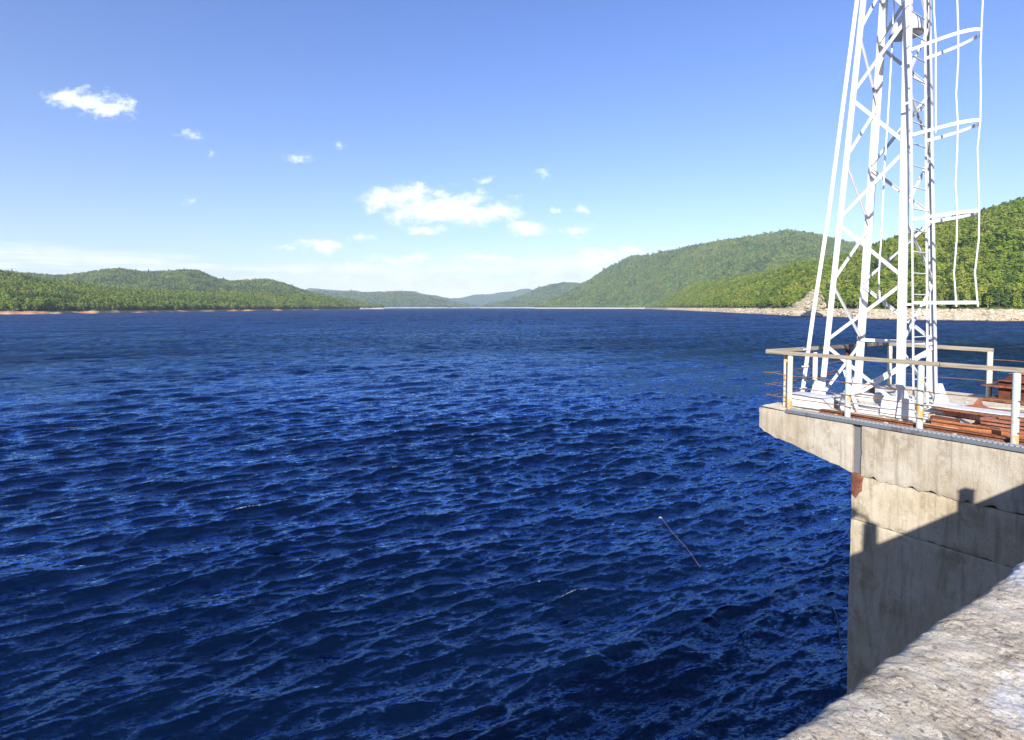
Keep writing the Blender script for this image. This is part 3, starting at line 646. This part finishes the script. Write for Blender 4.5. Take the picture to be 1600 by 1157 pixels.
# deck surface
def deck_surface():
    A_ = np.linspace(.5, 6.40, 120); B_ = np.linspace(9.83, 15.38, 110); aa, bb = np.meshgrid(A_, B_)
    zz = DK + .012 * fbm(aa * 2.2, bb * 2.2, 4, 5) + .002; ed = np.clip((aa - 5.85) / .5, 0, 1); zz = zz + ed * (.03 + .06 * fbm(aa * 4, bb * 4, 7, 4))
    base = pier['_b']; P = np.stack([bb - base[0], aa - base[1], zz - base[2]], -1); return grid_mesh('deck_surface', P, DECKC, True)
dk = bpy.data.objects.new('deck_surface', deck_surface()); COL.objects.link(dk); dk.parent = pier
# galvanised angle along the near edge, ribbed
es = MB().box(9.775, 9.96, .52, 5.88, DK + .006, DK + .045); es.box(9.770, 9.782, .52, 5.88, DK - .012, DK + .041)
part('edge_strip', es, GREYM, pier, .004)
st = MB()
for i in range(88):
    a = 5.82 - i * .060; st.box(9.80, 9.93, a - .018, a + .018, DK + .045, DK + .062)
o = part('rib', st, mat_plain('strip_rib', (.27, .28, .30), .7), pier); o['kind'] = 'stuff'

# dam: parapet, road, upstream face
dam = thing('concrete_dam', (20, -3, -14), label='concrete dam crest with a rough weathered parapet in the near right corner', cat='dam')
def parapet_mesh():
    def strip(A_, B_):
        aa, bb = np.meshgrid(A_, B_)
        edge = .495 + .014 * fbm(bb * 5, bb * 0, 3, 6, .65) * 2
        a2 = np.where(aa > .2, .2 + (aa - .2) * (edge - .2) / .3, aa)
        z = -.665 + .013 * fbm(a2 * 6, bb * 6, 21, 6, .6) * 2 + .010 * fbm(a2 * 30, bb * 30, 25, 4, .6)
        d = (edge - a2); z = z - .035 * np.exp(-np.maximum(d, 0) / .014) - .02 * np.exp(-np.maximum(a2 + .08, 0) / .03)
        # two open cracks
        for (b0, a0, b1, a1, w) in ((1.72, .52, 1.66, .46, .005), (2.6, .5, 2.5, .1, .006)):
            t = np.clip(((bb - b0) * (b1 - b0) + (a2 - a0) * (a1 - a0)) / ((b1 - b0) ** 2 + (a1 - a0) ** 2), 0, 1)
            dd = np.hypot(bb - (b0 + (b1 - b0) * t), a2 - (a0 + (a1 - a0) * t)) + .02 * fbm(bb * 20, a2 * 20, 31, 2)
            z = z - .018 * np.exp(-(dd / w) ** 2)
        return np.stack([bb, a2, z], -1)
    base = dam['_b']; P = strip(np.linspace(-.08, .50, 150), np.linspace(.2, 4.2, 900)) - np.array(base)
    # skirts down both sides
    lo = P[:, -1].copy(); L = []
    for k in range(1, 7):
        q = lo.copy(); q[:, 2] = -.665 - base[2] - .05 - .12 * k ** 1.4; q[:, 1] = q[:, 1] * .0 + (.50 - base[1]) + .03 * fbm(q[:, 0] * 4, q[:, 2] * 4, 77, 4); L.append(q)
    hi = P[:, 0].copy(); hi[:, 2] = -1.65 - base[2]
    full = np.concatenate([hi[:, None], P, np.stack(L, 1)], 1); return grid_mesh('parapet', full, PARA, True)
pp = bpy.data.objects.new('parapet', parapet_mesh()); COL.objects.link(pp); pp.parent = dam
far = MB().box(4.201, 120, -.08, .495, -1.66, -.685); part('parapet', far, PARA, dam, .02)
part('parapet', MB().box(-40, .199, -.08, .495, -1.66, -.685), PARA, dam, .02)
part('upstream_face', MB().box(-40, 120, -3.0, .455, -14, -1.67), CONC, dam)
part('crest_road', MB().box(-40, 120, -8, -.085, -2.0, -1.655), ROADM, dam)
part('downstream_parapet', MB().box(-40, 120, -8.5, -8.01, -2.0, -.7), PARA, dam)
# two short posts stand on the parapet, out of view on the right; they throw their shadows onto the pier
pl = thing('parapet_lantern', (4.1, .3, -.68), label='square floodlight on a curved bracket standing on the parapet', cat='lamp')
part('post', MB().box(4.05, 4.17, .22, .38, -.68, -.14), GREYL, pl, .01)
part('bracket', MB().tube([(4.1, .3, -.14), (4.06, .34, -.02), (3.98, .42, .04), (3.92, .46, .10)], .022, 8), GREYL, pl)
part('head', MB().box(3.78, 3.92, .36, .56, .02, .17), GREYL, pl, .02)
bx = thing('control_box', (5.85, .3, -.68), label='grey metal box on the parapet', cat='box')
part('case', MB().box(5.80, 5.92, .24, .36, -.70, -.30), GREYL, bx, .01); part('lid', MB().box(5.79, 5.93, .23, .37, -.30, -.28), GREYL, bx, .01)

# ---------------------------------------------------------------- the lattice tower
tw = thing('lattice_tower', (11.72, 5.19, DK), label='white painted steel lattice tower with a caged ladder on the pier deck', cat='tower')
NK = 12; STEP = 1.185
def axis(h): return 5.19 - .017 * h
def hw(h): return max(.30, .735 - .042 * h)
def corner(sa, sb, h, ins=0.0): return Vector((11.72 + sb * (hw(h) - ins), axis(h) + sa * (hw(h) - ins), DK + .06 + h))
HT = STEP * NK
for sa, sb in ((1, -1), (-1, -1), (1, 1), (-1, 1)):
    mb = MB(); p, q = corner(sa, sb, 0), corner(sa, sb, HT)
    w, t_ = .102, .012
    km = corner(sa, sb, (.735 - .30) / .042)
    for p_, q_ in ((p, km), (km, q)):
        mb.obar(p_, q_, (1, 0, 0), w / 2, t_ / 2, (-sb * w / 2, 0)); mb.obar(p_, q_, (0, 1, 0), w / 2, t_ / 2, (-sa * w / 2, 0))
    part('leg', mb, WHITE, tw)
    # foot: base plate and tapered gussets
    c = corner(sa, sb, 0); g = MB(); g.box(c.x - .17, c.x + .17, c.y - .17, c.y + .17, DK + .02, DK + .045)
    part('base_plate', g, WHITE, tw, .004)
    for ax in (0, 1):
        g = MB(); z0, z1 = DK + .046, DK + .50
        if ax == 0: g.prism([(c.y - .19, z0), (c.y + .19, z0), (c.y + .19, z0 + .07), (c.y + .06, z1), (c.y - .06, z1), (c.y - .19, z0 + .07)], c.x - .008 + sb * .012, c.x + .008 + sb * .012)
        else: g.prism([(c.x - .19, z0), (c.x + .19, z0), (c.x + .19, z0 + .07), (c.x + .06, z1), (c.x - .06, z1), (c.x - .19, z0 + .07)], c.y - .008 + sa * .012, c.y + .008 + sa * .012, 'y')
        part('gusset', g, WHITE, tw)
    for bx_, by_ in ((-.13, -.13), (.13, -.13), (-.13, .13), (.13, .13)):
        part('anchor_bolt', MB().tube([(c.x + bx_, c.y + by_, DK + .04), (c.x + bx_, c.y + by_, DK + .09)], .018, 6), WHITE, tw)
faces = [((-1, -1), (1, -1), 0), ((-1, 1), (-1, -1), 0), ((1, -1), (1, 1), 0), ((1, 1), (-1, 1), 0)]
# (corner with even nodes, corner with odd nodes)
for (e, o_, _) in faces:
    inw = Vector((-(e[1] + o_[1]) / 2.0, -(e[0] + o_[0]) / 2.0, 0))
    for k in range(NK):
        c0, c1 = (e, o_) if k % 2 == 0 else (o_, e)
        h0, h1 = k * STEP + (.04 if k else .12), (k + 1) * STEP - .04
        p, q = corner(*c0, h0, .01), corner(*c1, h1, .01)
        d = (q - p).normalized(); side = d.cross(inw).normalized(); off = inw * .018
        mb = MB(); mb.obar(p + off, q + off, side, .029, .004); mb.obar(p + off, q + off, side, .004, .020, (.025, 0)); part('brace', mb, WHITE, tw)
    for k in (3, 6, 9, 12):
        pass
for k in (1.02, 7, 12):                                  # level ties
    for (e, o_, _) in faces:
        if k < 2 and e != (1, 1): continue
        p, q = corner(*e, k * STEP, .03), corner(*o_, k * STEP, .03); part('level_tie', MB().obar(p, q, (0, 0, 1), .035, .006), WHITE, tw)
def lad(bb, h, out=0.0): return Vector((bb - .028 * h, 4.345 + .021 * h - out, DK + h))
for bb in (11.17, 11.74):
    part('ladder_stile', MB().obar(lad(bb, .12), lad(bb, 13.4), (1, 0, 0), .024 if bb < 11.5 else .03, .008), WHITE, tw)
    for h in (2.0, 5.5, 8.6, 12): part('ladder_bracket', MB().obar(lad(bb, h), lad(bb, h, -.11), (0, 0, 1), .02, .005), WHITE, tw)
for i in range(35):
    h = .3 + i * .375; part('rung', MB().tube([lad(11.17, h), lad(11.74, h)], .011, 6), WHITE, tw)
hoops = [2.03, 3.48, 4.93, 6.38, 7.83, 9.28, 10.73, 12.18]
def hoop_pt(t, h, k):
    r = random.Random(int(h * 100)); tilt = (.00, .05, .06, .05, .05, .05, .05, .05)[k]
    b = 11.455 - .30 * math.cos(t) * (1 + .12 * math.sin(t)); out = (.80 + .012 * h) * math.sin(t) ** .75 if 0 < t < math.pi else 0
    v = lad(b, h, out); v.z += tilt * math.sin(t) * (1 if k else .2) ; return v
for k, h in enumerate(hoops):
    pts = [hoop_pt(math.pi * i / 16, h, k) for i in range(17)]; mb = MB()
    v = []; 
    for i, p in enumerate(pts):
        n = (pts[min(i + 1, 16)] - pts[max(i - 1, 0)]).cross(Vector((0, 0, 1))).normalized() * .004
        v += [p - n + Vector((0, 0, -.028)), p + n + Vector((0, 0, -.028)), p + n + Vector((0, 0, .028)), p - n + Vector((0, 0, .028))]
    f = []
    for i in range(16):
        for j in range(4): f.append((i * 4 + j, i * 4 + (j + 1) % 4, (i + 1) * 4 + (j + 1) % 4, (i + 1) * 4 + j))
    f += [(0, 1, 2, 3), (64, 65, 66, 67)]
    mb.add(v, f); part('cage_hoop', mb, WHITE, tw)
for t, seed, k0 in ((math.pi * .50, 1, 0), (math.pi * .235, 2, 0), (math.pi * .10, 4, 2)):
    r = random.Random(seed); pts = []
    for k in range(k0, len(hoops)):
        p = hoop_pt(t, hoops[k], k); pts.append(p + Vector((0, 0, -.07 if k == k0 else 0)))
        if k < len(hoops) - 1:
            q = hoop_pt(t, hoops[k + 1], k + 1)
            for s in (.33, .7): pts.append(p.lerp(q, s) + Vector((r.uniform(-.03, .03), r.uniform(-.01, .05), 0)))
    part('cage_bar', MB().tube(pts, .014, 6), WHITE, tw)
for db in (0, .075):                                     # conduits running up outside the left leg
    p = Vector((10.98 + db, 6.27, DK + .20)); q = corner(1, -1, 8.4) + Vector((db - .02, .06, 0)); m_ = p.lerp(q, .42) + Vector((0, -.03, 0))
    part('conduit', MB().tube([p, p.lerp(q, .2), m_, q], .021, 8), WHITE, tw)
for h in (1.1, .75, .3): part('conduit_clip', MB().obar(Vector((10.93, 6.27 - .07 * h, DK + h)), Vector((11.10, 6.27 - .07 * h, DK + h)), (0, 0, 1), .012, .028), WHITE, tw)
bm1 = MB().box(10.35, 10.75, 5.50, 6.15, DK + .02, DK + .25); part('junction_box', bm1, WHITE, tw, .008); part('junction_lid', MB().box(10.33, 10.77, 5.48, 6.17, DK + .252, DK + .268), WHITE, tw)
for b0, a0, a1, z1 in ((10.86, 4.05, 5.48, .16), (11.06, 4.2, 6.05, .12), (12.30, 4.1, 6.1, .16)):
    mb = MB().box(b0, b0 + .16, a0, a1, DK + .005, DK + .025).box(b0, b0 + .16, a0, a1, DK + z1 - .015, DK + z1).box(b0 + .07, b0 + .09, a0, a1, DK + .025, DK + z1 - .015)
    part('base_beam', mb, WHITE, tw)
for a0 in (4.50, 5.72): part('base_beam', MB().box(10.86, 12.6, a0, a0 + .15, DK + .165, DK + .19).box(10.86, 12.6, a0 + .06, a0 + .08, DK + .03, DK + .165), WHITE, tw)
for dy_ in (-.16, .14):                                    # round lug plates beside the near foot
    poly = [(4.46 + dy_ + .12 * math.cos(t), DK + .24 + .15 * math.sin(t)) for t in np.linspace(0, math.pi, 9)]; poly = [(4.46 + dy_ + .14, DK + .03)] + poly + [(4.46 + dy_ - .14, DK + .03)]
    part('lug_plate', MB().prism(poly, 10.78 + dy_ * .3, 10.80 + dy_ * .3), WHITE, tw)
mb = MB().obar(Vector((10.80, 5.10, DK + .05)), Vector((11.0, 5.45, DK + .75)), (0, 1, 0), .03, .006); part('knee_brace', mb, WHITE, tw)
mb = MB().obar(Vector((12.3, 5.9, DK + .06)), Vector((12.4, 4.6, DK + 1.1)), (0, 0, 1), .03, .006); part('knee_brace', mb, WHITE, tw)

# bell floodlight hung in the tower
fl = thing('bell_floodlight', (11.72, 4.86, 5.0), label='grey bell shaped lamp hanging inside the tower near its top', cat='lamp')
prof = [(.27, 5.03), (.255, 5.10), (.22, 5.22), (.15, 5.34), (.08, 5.42), (.06, 5.60), (.0, 5.61)]
mb = MB(); n = 28; v = [(11.72 + r * math.cos(2 * math.pi * k / n), 4.86 + r * math.sin(2 * math.pi * k / n), z) for r, z in prof for k in range(n)]
mb.add(v, [(i * n + k, i * n + (k + 1) % n, (i + 1) * n + (k + 1) % n, (i + 1) * n + k) for i in range(len(prof) - 1) for k in range(n)], True)
o = part('shade', mb, GREYL, fl); sm = o.modifiers.new('thick', 'SOLIDIFY'); sm.thickness = .006
mb = MB(); v = [(11.72 + r * math.cos(2 * math.pi * k / n), 4.86 + r * math.sin(2 * math.pi * k / n), z) for r, z in ((.255, 5.04), (.2, 5.0), (.1, 4.985), (.001, 4.98)) for k in range(n)]
mb.add(v, [(i * n + k, i * n + (k + 1) % n, (i + 1) * n + (k + 1) % n, (i + 1) * n + k) for i in range(3) for k in range(n)], True); part('lens', mb, mat_plain('lamp_lens', (.55, .56, .58), .3), fl)
part('hanger', MB().tube([(11.72, 4.86, 5.6), (11.72, 4.9, 6.34)], .02, 8), GREYL, fl)
part('hanger_arm', MB().obar((11.35, 4.9, 6.34), (12.1, 4.9, 6.34), (0, 0, 1), .03, .006), WHITE, fl)
pts = [(11.72, 5.06, 6.6), (11.72, 5.09, 5.0), (11.74, 5.14, 3.6), (11.70, 5.16, 2.6), (11.73, 5.19, 1.5), (11.71, 5.21, .6), (11.73, 5.19, .14)]
solo('dangling_cable', MB().tube(pts, .015, 6), mat_paint('cable_sheath', (.72, .72, .72), .60, (.08, .07, .07)), (11.72, 5.19, .14), label='thin white cable dangling down inside the lattice tower', cat='cable')

# ---------------------------------------------------------------- railings
def wirept(p, q, n, sag, seed, jit=.012):
    r = random.Random(seed); p = Vector(p); q = Vector(q); out = []
    for i in range(n + 1):
        t = i / n; v = p.lerp(q, t); v.z += -sag * math.sin(math.pi * t) + r.uniform(-jit, jit); out.append(v)
    return out
RZ = -.87
nr = thing('guard_railing', (10.08, 4.0, DK), label='railing along the near edge with pale steel posts and a grey wooden top rail', cat='railing')
part('top_rail', MB().obar((10.08, 6.47, RZ - .005), (10.10, 3.6, RZ - .01), (0, 0, 1), .033, .042), WOOD_A, nr, .006)
part('top_rail', MB().obar((10.10, 3.59, RZ - .01), (10.08, .6, RZ - .005), (0, 0, 1), .033, .042), WOOD_A, nr, .006)
for b, a, m in ((10.26, 6.17, POSTC), (9.99, 5.93, POSTC), (10.07, 4.92, POSTP), (10.08, 3.84, POSTP), (10.05, 2.68, POSTP), (10.06, 1.5, POSTP)):
    part('post', MB().tube([(b, a, DK + .0), (b, a, DK + .04), (b, a, RZ - .09), (b, a, RZ - .055), (b, a, RZ - .042)], [.047, .047, .047, .043, .026], 14), m, nr)
    part('post_cap', MB().box(b - .012, b + .012, a - .03, a + .03, RZ - .05, RZ - .037), DARKR, nr)
for i, z in enumerate((.66, .44, .23)):
    part('wire', MB().tube(wirept((10.02, 6.48 - .03 * i, DK + z + .01), (10.02, .7, DK + z - .02), 24, .02, 40 + i), .0085, 6), WIRE, nr)
lr = thing('guard_railing', (12.6, 6.25, DK), label='railing across the pier nose with wooden top rail turning dark behind the tower', cat='railing')
part('top_rail', MB().obar((10.10, 6.46, RZ + .004), (12.05, 6.40, RZ), (0, 0, 1), .036, .045), WOOD_B, lr, .006)
part('top_rail', MB().obar((12.06, 6.40, RZ - .002), (14.94, 6.47, RZ - .02), (0, 0, 1), .036, .042), WOODD, lr, .006, label='dark length of wooden rail')  # this length of rail takes the darker wood colour
for b, a, m in ((11.2, 6.12, POSTC), (13.05, 6.40, DARKR), ):
    part('post', MB().tube([(b, a, DK), (b, a, RZ - .08), (b, a, RZ - .045)], [.047, .047, .03], 12), m, lr)
for i, (z, b0, b1) in enumerate(((.72, 9.75, 12.9), (.50, 9.7, 13.3), (.27, 9.7, 12.1), (.60, 10.9, 13.6), (.38, 11.2, 12.6))):
    part('wire', MB().tube(wirept((b0 + .28, 6.44 - .02 * i if i < 3 else 6.3, DK + z - .06), (b1, 6.36, DK + z + .05), 10, .03, 60 + i), .0085, 6), WIRE, lr)
fr = thing('guard_railing', (15.0, 5.4, DK), label='railing along the far edge of the pier with three posts and thin rusty wires', cat='railing')
part('top_rail', MB().obar((15.0, 6.50, RZ - .02), (15.0, 4.40, RZ - .05), (0, 0, 1), .042, .045), WOOD_A, fr, .006)
for b, a in ((15.0, 6.38), (15.0, 5.55), (15.0, 4.45)):
    part('post', MB().tube([(b, a, DK), (b, a, RZ - .09), (b, a, RZ - .065)], [.052, .052, .03], 12), POSTC, fr)
for i, (z, a0, a1) in enumerate(((.62, 6.38, 4.5), (.38, 6.38, 4.5), (.84, 4.45, 1.5), (.25, 4.45, 1.6))):
    part('wire', MB().tube(wirept((15.0, a0, DK + z), (15.0, a1, DK + z - .02), 10, .015, 80 + i), .009, 6), WIRE, fr)

# ---------------------------------------------------------------- scrap and steelwork on the deck
def channel(b0, b1, a0, a1, h, z=DK + .008, t=.012):
    return MB().box(b0, b1, a0, a1, z, z + t).box(b0, b0 + t, a0, a1, z + t, z + h).box(b1 - t, b1, a0, a1, z + t, z + h)
def ibeam(b0, b1, a0, a1, h, z=DK + .008, t=.014):
    m = (b0 + b1) / 2
    return MB().box(b0, b1, a0, a1, z, z + t).box(b0, b1, a0, a1, z + h - t, z + h).box(m - t / 2, m + t / 2, a0, a1, z + t, z + h - t)
solo('steel_rail', ibeam(10.14, 10.24, .6, 5.45, .075), RUST, (10.19, 3, DK), label='long rusty rail lying just inside the near edge strip', cat='rail')
solo('steel_rail', ibeam(10.29, 10.37, .6, 3.9, .06), RUSTO, (10.33, 3, DK), label='orange rusty rail behind the near edge rail', cat='rail')
solo('steel_beam', channel(12.45, 12.68, 1.6, 5.15, .09), RUST, (12.56, 3, DK), label='flat brown steel channel running past the far tower feet', cat='beam')
t = thing('steel_box_beam', (12.0, 3.2, DK), label='brown riveted box beam with a slanted end beside the right tower foot', cat='beam')
part('web', MB().prism([(4.28, DK + .16), (4.05, DK + .02), (1.3, DK + .02), (1.3, DK + .16)], 11.78, 12.08), RUSTP, t, .004)
part('flange', MB().box(11.74, 12.12, 1.3, 4.34, DK + .161, DK + .178), WHITE, t)
for i in range(9): part('rivet', MB().tube([(11.785, 3.9 - i * .28, DK + .10), (11.765, 3.9 - i * .28, DK + .10)], .014, 6), RUSTP, t)
t = thing('stacked_channel', (11.3, 2.4, DK), label='stack of pink brown steel channels with ribbed sides', cat='beam')
for i in range(3): part('channel', MB().box(11.10 + .02 * i, 11.48 - .03 * i, .9, 3.52 - .05 * i, DK + .02 + i * .052, DK + .052 + i * .052), RUSTP, t, .003)
part('channel', MB().box(11.24, 11.40, .9, 3.2, DK + .172, DK + .22), RUSTP, t, .003)
solo('lifting_lug', MB().prism([(3.55, DK + .15), (3.95, DK + .15), (3.82, DK + .23), (3.74, DK + .36), (3.70, DK + .23)], 12.16, 12.22).box(12.0, 12.5, 3.2, 4.0, DK + .10, DK + .15), RUSTP, (12.2, 3.75, DK), label='pointed red brown steel lug sticking up from a plate', cat='lug')
solo('red_pipe', MB().tube([(10.62, 3.86, DK + .07), (10.46, .8, DK + .07)], .062, 12), RUSTO, (10.55, 2.4, DK), label='orange red pipe lying along the deck by the near posts', cat='pipe')
solo('red_pipe', MB().tube([(10.86, 3.35, DK + .05), (10.70, .8, DK + .05)], .045, 12), RUSTO, (10.8, 2.4, DK), label='thinner orange pipe beside the big red one', cat='pipe')
solo('plank', MB().obar((11.00, 4.35, DK + .03), (10.88, 1.0, DK + .03), (0, 0, 1), .02, .07), PLANK, (10.95, 2.7, DK), .003, label='long pale wooden plank between the pipes and the channel stack', cat='plank')
solo('plank', MB().obar((10.52, 4.15, DK + .025), (10.66, 3.1, DK + .028), (0, 0, 1), .016, .06), PLANK, (10.6, 3.6, DK), .003, label='short pale plank end by the second near post', cat='plank')
solo('plank', MB().obar((10.60, 5.5, DK + .012), (10.66, 4.5, DK + .012), (0, 0, 1), .01, .07), PLANK, (10.63, 5.0, DK), .003, label='flat pale board lying in front of the white base beams', cat='plank')
solo('plank', MB().obar((12.9, 4.4, DK + .02), (14.2, 3.2, DK + .02), (0, 0, 1), .014, .04), PLANK, (13.5, 3.8, DK), .003, label='thin ochre lath lying slantwise on the far side of the deck', cat='plank')
solo('dark_drum', MB().tube([(10.75, 3.92, DK + .09), (10.70, 3.55, DK + .09)], .075, 14), DARKR, (10.72, 3.75, DK), label='short dark cylinder lying near the second near post', cat='drum')
rs = random.Random(3)
deb = MB()
for i in range(240):                                       # rubble and rust flakes
    b = rs.uniform(10.05, 13.8); a = rs.uniform(1.0, 6.2); s = rs.uniform(.006, .03); deb.obar((b, a, DK + .012), (b + rs.uniform(-.05, .05), a + rs.uniform(-.06, .06), DK + .016 + s * .3), (0, 0, 1), s * .5, s)
solo('deck_rubble', deb, PLANK, (11.9, 3.6, DK), label='splinters and rubble scattered over the pier deck', cat='rubble', kind='stuff')
t = thing('timber_block', (12.55, 6.05, DK), label='dark squat block beside the left tower foot behind the white beams', cat='block')
part('block', MB().box(12.62, 12.9, 5.75, 6.05, DK + .02, DK + .30), WOODD, t, .01)
# rusty winch
w = thing('rusty_winch', (15.0, 3.6, DK), label='dark red rusted winch housing standing behind the far railing end', cat='winch')
part('bed_plate', MB().prism([(4.42, DK + .02), (4.30, DK + .08), (2.6, DK + .08), (2.6, DK + .02)], 14.35, 15.35), RUST, w, .005)
part('housing', MB().prism([(4.16, DK + 0.060), (4.18, DK + 0.394), (3.95, DK + 0.599), (2.7, DK + 0.599), (2.7, DK + 0.060)], 14.55, 15.2), DARKR, w, .01)
part('flange', MB().prism([(4.44, DK + 0.320), (4.10, DK + 0.345), (2.68, DK + 0.345), (2.68, DK + 0.308), (4.1, DK + 0.308)], 14.42, 15.3), RUST, w)
part('flange', MB().prism([(4.18, DK + 0.444), (4.0, DK + 0.463), (2.68, DK + 0.463), (2.68, DK + 0.438), (4.0, DK + 0.438)], 14.46, 15.27), RUST, w)
part('cover', MB().prism([(4.02, DK + 0.600), (3.8, DK + 0.649), (2.7, DK + 0.649), (2.7, DK + 0.600)], 14.5, 15.25), RUSTP, w, .005)
for i in range(6): part('bolt', MB().tube([(14.44, 4.0 - i * .2, DK + 0.345), (14.44, 4.0 - i * .2, DK + 0.363)], .02, 6), DARKR, w)
for i in range(4): part('rib', MB().box(14.50, 14.549, 3.9 - i * .28, 3.93 - i * .28, DK + 0.060, DK + 0.308), DARKR, w)
part('drum', MB().tube([(14.50, 3.0, DK + .25), (14.44, 3.0, DK + .25)], .14, 18), RUST, w)

# ---------------------------------------------------------------- lines in the water
DKW = mat_plain('wet_cable', (.03, .035, .05), .5); PINK = mat_plain('sun_bleached_rope', (.12, .08, .09), .8)
def wsolo(name, mb, mat, base, **kw):
    o = bpy.data.objects.new(name, mb.mesh(name, mat, base)); COL.objects.link(o); o.location = base; return tag(o, **kw)
t = bpy.data.objects.new('floating_rope', None); COL.objects.link(t); t.location = (8.6, 27, 0); t.empty_display_size = .2; tag(t, 'thin faded pink rope with a small pale float trailing on the waves', 'rope')
def wpart(name, mb, mat): 
    o = bpy.data.objects.new(name, mb.mesh(name, mat, (8.6, 27, 0))); COL.objects.link(o); o.parent = t
wpart('line', MB().tube([(8.35, 30.2, .25), (8.45, 28.6, .14), (8.6, 26.6, .16), (8.7, 25.0, .0)], .012, 6), PINK)
wpart('float', MB().tube([(8.27, 30.5, .12), (8.28, 30.45, .22), (8.32, 30.32, .27), (8.36, 30.2, .24)], [.012, .035, .035, .012], 8), mat_plain('float_white', (.45, .45, .45), .5))
wsolo('mooring_cable', MB().tube([(12.9, 21.8, -.03), (12.6, 20.9, .06), (12.1, 19.9, .03), (11.5, 18.7, .07), (10.7, 17.2, -.02), (10.4, 16.5, .03)], .02, 6), DKW, (11.3, 17.6, .1), label='dark cable floating on the water beside the pier wall', cat='cable')

# ---------------------------------------------------------------- air
hz = MB().box(-9000, 9000, -400, 15600, -5, 900); me = hz.mesh('haze', bpy.data.materials.new('haze_air'))
mh = me.materials[0]; mh.use_nodes = True; th_ = mh.node_tree; th_.nodes.clear()
pv = N(th_, 'ShaderNodeVolumePrincipled'); pv.inputs['Density'].default_value = 5.5e-5; pv.inputs['Color'].default_value = (.80, .89, 1.0, 1); pv.inputs['Anisotropy'].default_value = .2
ho = N(th_, 'ShaderNodeOutputMaterial'); lk(th_, pv.outputs[0], ho.inputs['Volume'])
fixn(me); o = bpy.data.objects.new('haze', me); COL.objects.link(o); tag(o, 'pale blue air haze over the lake', 'haze', kind='stuff')
for o in list(bpy.data.objects):
    if '_b' in o: del o['_b']
